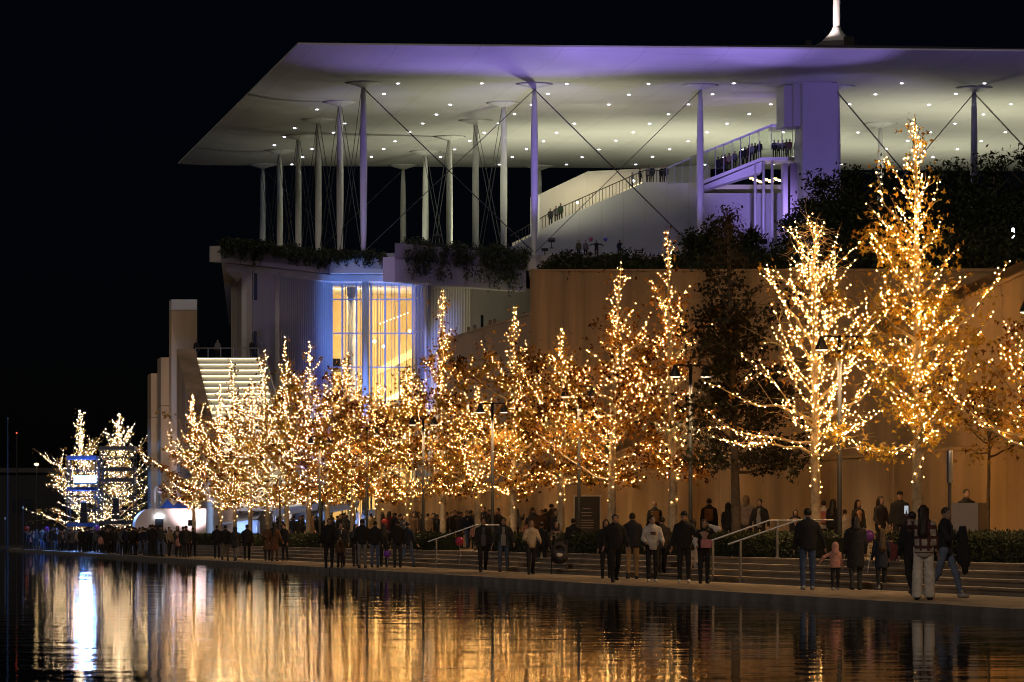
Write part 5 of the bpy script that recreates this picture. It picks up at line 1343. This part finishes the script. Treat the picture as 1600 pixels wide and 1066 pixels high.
def printx(add, AR, J, nets, hr):
    for k, (zz, w_) in enumerate(((1.30, .16), (1.255, .13))): box_part(add, 'chest_print', (0, -.146, zz), (w_, .012, .03), cmat((.12, .07, .05)))
person(1019, FY(910), 0, 1.66, 10, 'boy in a white sweatshirt with dark chest print and white shoes', top=(.62, .57, .52), bottom=BLK, shoes=WHT_C, hat=None, hair=BLK, hairstyle='short', arms=((14, 14, 58, 20), (14, 14, 58, 20)), legs=((5, 3), (-3, 4)), detail=2, bulk=1.06, extra=printx)
person(1034, FY(904), 0, 1.72, 190, 'dark clothed person close behind the white sweatshirt', top=CHR, bottom=BLK, detail=1, legs=WALK)
person(988, FY(905), 0, 1.78, 176, 'man in dark padded jacket and tan trousers seen from behind', top=(.022, .024, .035), bottom=TAN, shoes=BLK, arms=((4, 16, 16), (8, 15, 26)), legs=((14, 5), (-10, 10)), detail=2, bulk=1.16)
person(961, FY(910), 0, 1.72, 12, 'man in black coat with zipped collar walking left of the tan trousers', top=BLK, bottom=BLK, arms=POCK, legs=((18, 5), (-14, 18)), detail=2, bulk=1.16, headturn=15)
person(947, FY(904), 0, 1.6, 0, 'black clothed person half hidden behind the man with zipped collar', top=BLK, bottom=BLK, detail=1, hairstyle='mid')
person(896, FY(893), 0, 1.74, 178, 'broad man in black seen from behind next to the stroller', top=BLK, bottom=BLK, shoes=(.28, .25, .22), detail=2, bulk=1.1, legs=((10, 3), (-8, 8)))
person(870, FY(892), 0, 1.62, 4, 'person in dark top pushing the stroller', top=(.05, .025, .028), bottom=BLK, hairstyle='long', hair=(.06, .03, .02), arms=((38, 10, 40), (38, 10, 40)), detail=2, fem=True)
person(830, FY(898), 0, 1.64, 14, 'person in a beige jacket and black trousers', top=BEI, bottom=BLK, shoes=BLK, hairstyle='mid', hair=(.16, .09, .04), arms=((16, 20, 66, 24), (16, 18, 60, 24)), legs=((12, 4), (-10, 12)), detail=2, fem=True, bulk=1.1)
person(846, FY(893), 0, 1.6, 170, 'dark figure just behind the beige jacket', top=BLK, bottom=BLK, detail=1)
person(787, FY(894), 0, 1.76, -4, 'man in grey jumper under an open dark jacket and blue jeans', top=CHR, inner=(.3, .27, .25), bottom=(.08, .1, .15), shoes=BRN, arms=POCK, legs=((14, 4), (-10, 10)), detail=2, bulk=1.04)
person(755, FY(894), 0, 1.78, 6, 'man in a dark suit walking towards the canal', top=(.022, .022, .026), inner=(.1, .1, .13), bottom=BLK, arms=((6, 9, 12), (-4, 9, 10)), legs=WALK, detail=2)
# stroller
Y = FY(897); st_ = tag(empty('stroller', (WX(874, Y), Y, 0)), 'dark baby stroller with a pale bundle inside', 'stroller'); X = WX(874, Y)
for sx in (-.24, .24):
    for sy in (-.3, .3):
        bb = MB(); bb.add([(X + sx + .02 * d, Y + sy + .11 * math.cos(a), .12 + .11 * math.sin(a)) for d in (-1, 1) for a in np.linspace(0, 2 * math.pi, 14, endpoint=False)], [tuple(range(14)), tuple(range(27, 13, -1))] + [(i, 14 + i, 14 + (i + 1) % 14, (i + 1) % 14) for i in range(14)]); bb.build('wheel', M['black'], st_)
    bb = MB(); bb.tube([(X + sx, Y - .3, .12), (X + sx, Y + .1, .6), (X + sx, Y + .4, 1.02)], .018, 6); bb.build('frame_tube', M['dark_metal'], st_)
bb = MB(); bb.tube([(X - .24, Y + .4, 1.02), (X + .24, Y + .4, 1.02)], .02, 6); bb.build('push_bar', M['black'], st_)
V, Q = nets(lambda p: np.maximum(smin(ellip(p, (0, 0, .5), (.25, .36, .2)), ellip(p, (0, .12, .72), (.25, .26, .27)), .06), -ellip(p, (0, -.22, .74), (.2, .3, .16))), (-.34, -.5, .2), (.34, .5, 1.1), .025)
o = link('seat_and_hood', np_mesh('seat_and_hood', V + np.array([X, Y, 0]), Q, cmat((.05, .045, .05)), True), st_)
V, Q = nets(lambda p: ellip(p, (0, -.2, .55), (.13, .16, .09)), (-.2, -.42, .4), (.2, .05, .7), .02); link('blanket', np_mesh('blanket', V + np.array([X, Y, 0]), Q, cmat((.62, .58, .5)), True), st_)

# ---- groups further left on the promenade
L1 = [(637, 886, 1.72, 150, 'dark clothed person striding at the right end of the group by the steps', NAVY, JEAN, WALK, 'short'), (621, 887, 1.74, 190, 'person in black leaning in with the group of four by the steps', BLK, CHR, STAND, 'short'), (600, 886, 1.62, 184, 'shorter person in black within the group of four by the steps', BLK, BLK, STAND, 'long'),
      (586, 887, 1.7, 176, 'person in blue jeans and black jacket within the group by the steps', BLK, JEAN, STAND, 'short'), (566, 888, 1.76, 182, 'tall person in black with grey trousers within the group by the steps', BLK, GRY, STAND, 'short'), (556, 885, 1.6, 30, 'person in navy partly hidden behind the tall one in grey trousers', NAVY, BLK, STAND, 'mid'),
      (533, 886, 1.66, -10, 'person with pale scarf and a child in front, left of the group by the steps', CHR, BLK, STAND, 'long'), (514, 888, 1.78, 8, 'stout person in black at the left end of the group by the steps', BLK, BLK, STAND, 'short'),
      (446, 876, 1.72, -40, 'person in black reaching one arm out to a small child', BLK, BLK, STAND, 'short'), (429, 877, 1.72, 160, 'person in a long brown coat with a handbag', (.16, .07, .03), BRN, STAND, 'long'), (418, 876, 1.68, 20, 'person in dark brown next to the long brown coat', BRN, BLK, STAND, 'short'),
      (386, 876, 1.74, 185, 'person in black with light shoes beside the couple at the left steps', BLK, BLK, WALK, 'short'), (368, 877, 1.62, 170, 'person with long hair in a grey skirt coat near the left steps', CHR, GRY, WALK2, 'long'), (352, 877, 1.7, 180, 'person in black with light brown trousers near the left steps', BLK, (.2, .15, .1), WALK, 'short'), (339, 872, 1.72, 182, 'person all in black at the left end of the steps', BLK, BLK, STAND, 'short')]
for (x, fy, h_, fc, lb, tp, bt_, lg, hs_) in L1:
    person(x, FY(fy), 0, h_, fc, lb, top=tp, bottom=bt_, legs=lg, hairstyle=hs_, detail=1, coat=.35 if 'long brown' in lb else (.15 if 'coat' in lb else 0), bulk=1.18 if 'stout' in lb else 1.06, scarf=(.5, .45, .4) if 'pale scarf' in lb else None, arms=((30, 50, 10), (4, 9, 10)) if 'reaching' in lb else [DOWN, POCK, ((20, 12, 60, 20), (2, 10, 14)), ((-8, 12, 14), (16, 14, 36)), ((24, 16, 70, 24), (20, 14, 74, 24))][(x // 7) % 5]).rotation_euler.x += R(((x * 7) % 9 - 4) * .8)
person(531, FY(888), 0, 1.1, 4, 'child standing in front of the person with pale scarf', top=BRN, bottom=BLK, detail=1, child=1.2)
person(470, FY(872), 0, 1.05, 30, 'small child in dark red beside the outstretched arm', top=(.14, .03, .03), bottom=BLK, detail=1, child=1.2)

# ---- upper level behind the hedge
def up(x, yt, fc, label, off=10.0, **k):
    Y = YO(off, x); h_ = WZ(yt, Y) - TOPZ; k.setdefault('detail', 1)
    return person(x, Y, TOPZ - .01, h_, fc, label, **k)
def backpack(c):
    return lambda add, AR, J, nets, hr: nets_part(add, 'backpack', lambda p: np.maximum(np.abs(p[:, 0]) - .11, np.maximum(np.abs(p[:, 1] - .2) - .05, np.abs(p[:, 2] - 1.22) - .16)) - .03, (0, .2, 1.22), .28, .025, cmat(c))
up(1406, 768, -15, 'man in black with a beanie standing by the tallest tree trunk', top=BLK, bottom=BLK, hat=BLK, bulk=1.1)
up(1376, 773, 40, 'person with long hair in a dark coat walking before the tan wall', top=(.03, .025, .025), bottom=BLK, hairstyle='long', legs=WALK, coat=.1, arms=((10, 14, 30), (6, 14, 20)))
up(1341, 781, 30, 'person with curly dark hair and dark jumper before the tan wall', top=CHR, bottom=BLK, hairstyle='mid', fem=True)
up(1320, 796, 180, 'person in a light jacket half hidden by the lamp post', top=(.5, .45, .38), bottom=BEI)
up(1302, 780, 150, 'person with long straight dark hair beside the white jacket', top=BLK, bottom=BLK, hairstyle='long', fem=True)
up(1287, 782, 180, 'person in a white jacket with a pink backpack', top=(.6, .54, .46), bottom=BLK, hairstyle='short', extra=backpack((.5, .16, .12)))
up(1243, 796, 10, 'small person with long hair beside the end of the handrail', top=BLK, bottom=BLK, hairstyle='long', fem=True)
up(1187, 780, -20, 'man in a dark open coat looking down right of the dark tree trunk', top=BLK, inner=GRY, bottom=BLK, bulk=1.1, arms=((8, 16, 20), (4, 18, 14)))
up(1166, 774, 160, 'person in a pale patterned jacket half behind the dark tree trunk', top=(.36, .26, .2), bottom=CHR, hairstyle='mid', hair=(.3, .18, .09))
up(1138, 786, 150, 'person in black with a hooded jacket left of the dark tree trunk', top=BLK, bottom=BLK, hood=True)
up(1108, 779, 175, 'broad person in black with a brown bag at the lamp post', top=BLK, bottom=BRN, bulk=1.12, extra=backpack((.2, .09, .04)))
up(1023, 783, 182, 'bald person in dark clothes with a brown backpack seen from behind', top=BLK, bottom=BLK, hairstyle='bald', extra=backpack((.16, .08, .03)))
up(1510, 764, 20, 'person in black bending over behind the concrete block', off=10.6, top=BLK, bottom=BLK, arms=((40, 14, 60), (40, 14, 60)), hairstyle='short')
# heads along the ramp and the grey terrace wall
for (x, y, lb) in ((1447, 474, 'dark figure on the ramp looking over beside the tallest tree'), (1513, 455, 'figure on the ramp just above the sloping parapet'), (1548, 443, 'highest figure on the ramp above the sloping parapet near the right edge')):
    Y = YO(14.6, x); person(x, Y, max(WZ(y, Y) - 1.68, rampz(Y) - 1.05), 1.68, 60, lb, top=BLK, detail=0)
for (x, y, lb) in ((732, 509, 'leftmost spectator leaning on the grey wall top'), (742, 508, 'second spectator from the left on the grey wall top'), (766, 500, 'third spectator from the left on the grey wall top'), (773, 498, 'rightmost spectator on the grey wall top')):
    Y = YO(17.0, x); person(x, Y, 10.75, max(1.55, min(1.8, WZ(y, Y) - 10.75)), 10, lb, top=BLK, detail=0)
# people on the terrace, the stair and the lookout
for (x, z, Y, fc, lb, tp, ar) in ((904, TZ, 341, 0, 'person in olive jacket on the terrace, leftmost before the white wall', (.14, .14, .08), DOWN), (915, TZ, 341, 10, 'person in grey on the terrace beside the olive jacket', GRY, DOWN), (932, TZ, 341, 0, 'person in black on the terrace with both arms raised to the sides', BLK, ((20, 80, 8), (20, 80, 8))), (968, TZ, 341, 180, 'person on the terrace holding up a phone, rightmost before the white wall', NAVY, ((90, 10, 60), (20, 8, 40)))):
    person(x, Y, z, 1.75, fc, lb, top=tp, arms=ar, detail=0)
stz = lambda x, Yp=350.0: WZ(float(np.interp(x, [797, 870, 1006, 1300], [387, 345, 285, 285])), YS)
for k, (x, lb, tp) in enumerate(((860, 'leftmost figure low on the white stair', CHR), (869, 'second figure from the left on the white stair', GRY), (876, 'third figure low on the white stair, in green', (.05, .12, .05)), (988, 'figure in grey near the top of the white stair', GRY), (1000, 'figure in black near the top of the white stair', BLK), (1013, 'left one of the embracing pair at the stair head', GRY), (1019, 'right one of the embracing pair at the stair head', NAVY), (1034, 'dark figure right of the embracing pair', BLK), (1040, 'another dark figure standing at the stair head before the glass', CHR))):
    person(x, 349.6 + (k % 2) * .5, stz(x) + (.02 if x > 1006 else -.1), 1.72, random.choice([0, 60, -60, 180]), lb, top=tp, detail=0)
wz = lambda x: WZ(float(np.interp(x, bx_, by_)), YW)
for k, (x, lb, tp) in enumerate(((1122, 'figure in black lowest inside the glass walkway', BLK), (1133, 'figure in red inside the glass walkway', (.2, .03, .04)), (1148, 'figure in grey inside the glass walkway', GRY), (1158, 'figure in navy in the middle of the glass walkway', NAVY), (1170, 'figure in dark brown inside the glass walkway', BRN), (1180, 'figure in charcoal high inside the glass walkway', CHR), (1128, 'figure in olive between the black and red ones in the glass walkway', (.08, .08, .04)), (1139, 'figure in beige right of the red one in the glass walkway', BEI), (1164, 'figure in black right of the navy one in the glass walkway', BLK), (1175, 'figure in pale grey high in the glass walkway', (.3, .3, .3)), (1187, 'figure in black at the upper end of the glass walkway', BLK), (1216, 'figure in grey between the two leftmost at the lookout', GRY), (1229, 'figure in dark brown left of the crimson one at the lookout', BRN), (1210, 'dark figure at the left of the lookout', BLK), (1223, 'figure in black in the middle of the lookout', CHR), (1234, 'figure in crimson at the lookout', (.22, .03, .07)), (1244, 'figure in blue at the right of the lookout', (.05, .08, .25)))):
    person(x, YW + 1.0 + .3 * (k % 3), wz(x) + .02, 1.72, random.choice([0, 30, -40, 180]), lb, top=tp, detail=0)
for (x, lb) in ((307, 'small figure at the left of the landing above the lit steps'), (340, 'small figure in pale clothes at the rail above the lit steps'), (394, 'small figure at the right of the landing above the lit steps')):
    person(x, YT + 1.2, zt_s, 1.72, 0, lb, top=GRY if x == 340 else BLK, detail=0)

# ---- crowds: a few kinds of figure, copied
kinds = [('person in black', dict(top=BLK, bottom=BLK)), ('person in navy with jeans', dict(top=NAVY, bottom=JEAN, legs=WALK)), ('long haired person in charcoal', dict(top=CHR, bottom=BLK, hairstyle='long', fem=True)), ('person in a long brown coat', dict(top=BRN, bottom=BLK, coat=.3)),
         ('person in a dark red jacket', dict(top=(.16, .025, .03), bottom=BLK, hairstyle='mid')), ('person in a beige jacket', dict(top=BEI, bottom=CHR)), ('hooded person in grey', dict(top=(.1, .1, .11), bottom=BLK, hood=True)), ('person in a beanie and black coat', dict(top=BLK, bottom=CHR, hat=CHR, bulk=1.12, coat=.12))]
kinds += [('person holding up a phone', dict(top=CHR, bottom=JEAN, arms=((78, 10, 62, 20), (70, 12, 70, 20)))), ('child in a pale pink jacket', dict(top=PNK, bottom=BLK, child=1.2)), ('person with hands in pockets and a pale scarf', dict(top=NAVY, bottom=BLK, arms=POCK, scarf=(.5, .46, .42))), ('person in a grey coat pointing ahead', dict(top=(.13, .12, .12), bottom=BLK, coat=.2, arms=((70, 8, 10), (4, 10, 14)), hairstyle='mid'))]
wts = [5, 3, 3, 2, 1, 1, 2, 3, 2, 1, 2, 1]
def crowd(spots, where, group, d):
    protos = {}
    for (x, Y, z, h_, fc) in spots:
        k = random.choices(range(len(kinds)), wts)[0]; nm, kw = kinds[k]; lb = nm + ' ' + where
        if k not in protos:
            protos[k] = person(x, Y, z, 1.7, fc, lb, group, detail=d, **kw); o = protos[k]
        else: o = copy_tree(protos[k])
        o.location = (WX(x, Y), Y, z); hh = h_ * (.68 if nm.startswith('child') else 1); o.rotation_euler = (R(random.uniform(-3, 3)), R(random.uniform(-2.5, 2.5)), R(fc + random.uniform(-25, 25))); o.scale = (hh / 1.7 * random.uniform(.95, 1.1), hh / 1.7, hh / 1.7)
        o['label'] = lb
random.seed(21)
sp = []
for k in range(92):
    x = random.uniform(596, 872) if k < 56 else random.uniform(425, 600)
    o = random.uniform(8.8, 11.8); sp.append((x, YO(o, x), TOPZ - .01, random.uniform(1.55, 1.82), random.choice([0, 30, -30, 90, 180, 150])))
crowd(sp, 'in the throng behind the hedge', 'throng behind the hedge', 1)
sp = []
for k in range(150):
    x = random.triangular(30, 330, 170) if k < 125 else random.uniform(40, 120)
    o = .75 + 3.0 * random.random() ** 1.6
    Y = YO(o, x)
    if Y > 345 or Y < 120: Y = random.uniform(250, 330)
    if k % 6 == 0: Y = random.uniform(245, 320); 
    Xp = WX(x, Y)
    if Xp < P(.8, Y)[0]: Y = (18.88 + .9) / (SL + (x - 800) / F); 
    if Y > 346: continue
    sp.append((x, Y, 0.0, random.uniform(1.55, 1.82), random.choice([180, 170, 200, 150, 0, 60])))
crowd(sp, 'in the packed crowd by the stage', 'crowd before the stage', 0)

# balloons
def balloon(x, y, Y, rgb, label, r=.15):
    t = link('balloon', None) if False else None
    bb = MB(); prof = [(.012, -1.18 * r), (.03, -1.12 * r), (.012, -1.06 * r)] + [(r * math.sin(a) * (1 - .08 * math.cos(a)), -r * 1.08 * math.cos(a)) for a in np.linspace(.25, math.pi - .05, 10)]
    X, _, Z = W(x, y, Y); e = tag(empty('balloon', (X, Y, Z)), label, 'balloon', 'balloons')
    bb.lathe((X, Y, Z), prof, 16); bb.build('skin', mat('balloon_skin', rgb, .25, .03, 2), e, True)
    bb = MB(); bb.tube([(X, Y, Z - 1.15 * r), (X + .03, Y, Z - .45), (X - .02, Y, Z - .8)], .006, 4); bb.build('string', M['white_fabric'], e)
balloon(280, 843, 205, (.5, .04, .06), 'red balloon low before the crowd left of the steps', .17); balloon(601, 816, 170, (.6, .08, .06), 'red balloon among the throng under the trees', .14); balloon(605, 866, 136, (.22, .06, .6), 'violet balloon low beside the group by the steps', .13); balloon(718, 846, 122, (.6, .05, .12), 'pink balloon by the handrail', .14); balloon(1357, 838, 82, (.2, .05, .3), 'purple foil balloon among the children', .13)
balloon(923, 374, 340.5, (.55, .15, .2), 'pink balloon on the terrace left of the raised arms', .2); balloon(946, 374, 340.5, (.1, .12, .6), 'blue balloon on the terrace right of the raised arms', .2); balloon(73, 827, 300, (.3, .1, .7), 'violet balloon over the crowd at far left', .2); balloon(152, 825, 290, (.3, .08, .7), 'violet balloon over the crowd under the blue stage', .2); balloon(42, 826, 300, (.5, .08, .05), 'red balloon over the crowd at the left edge', .2)
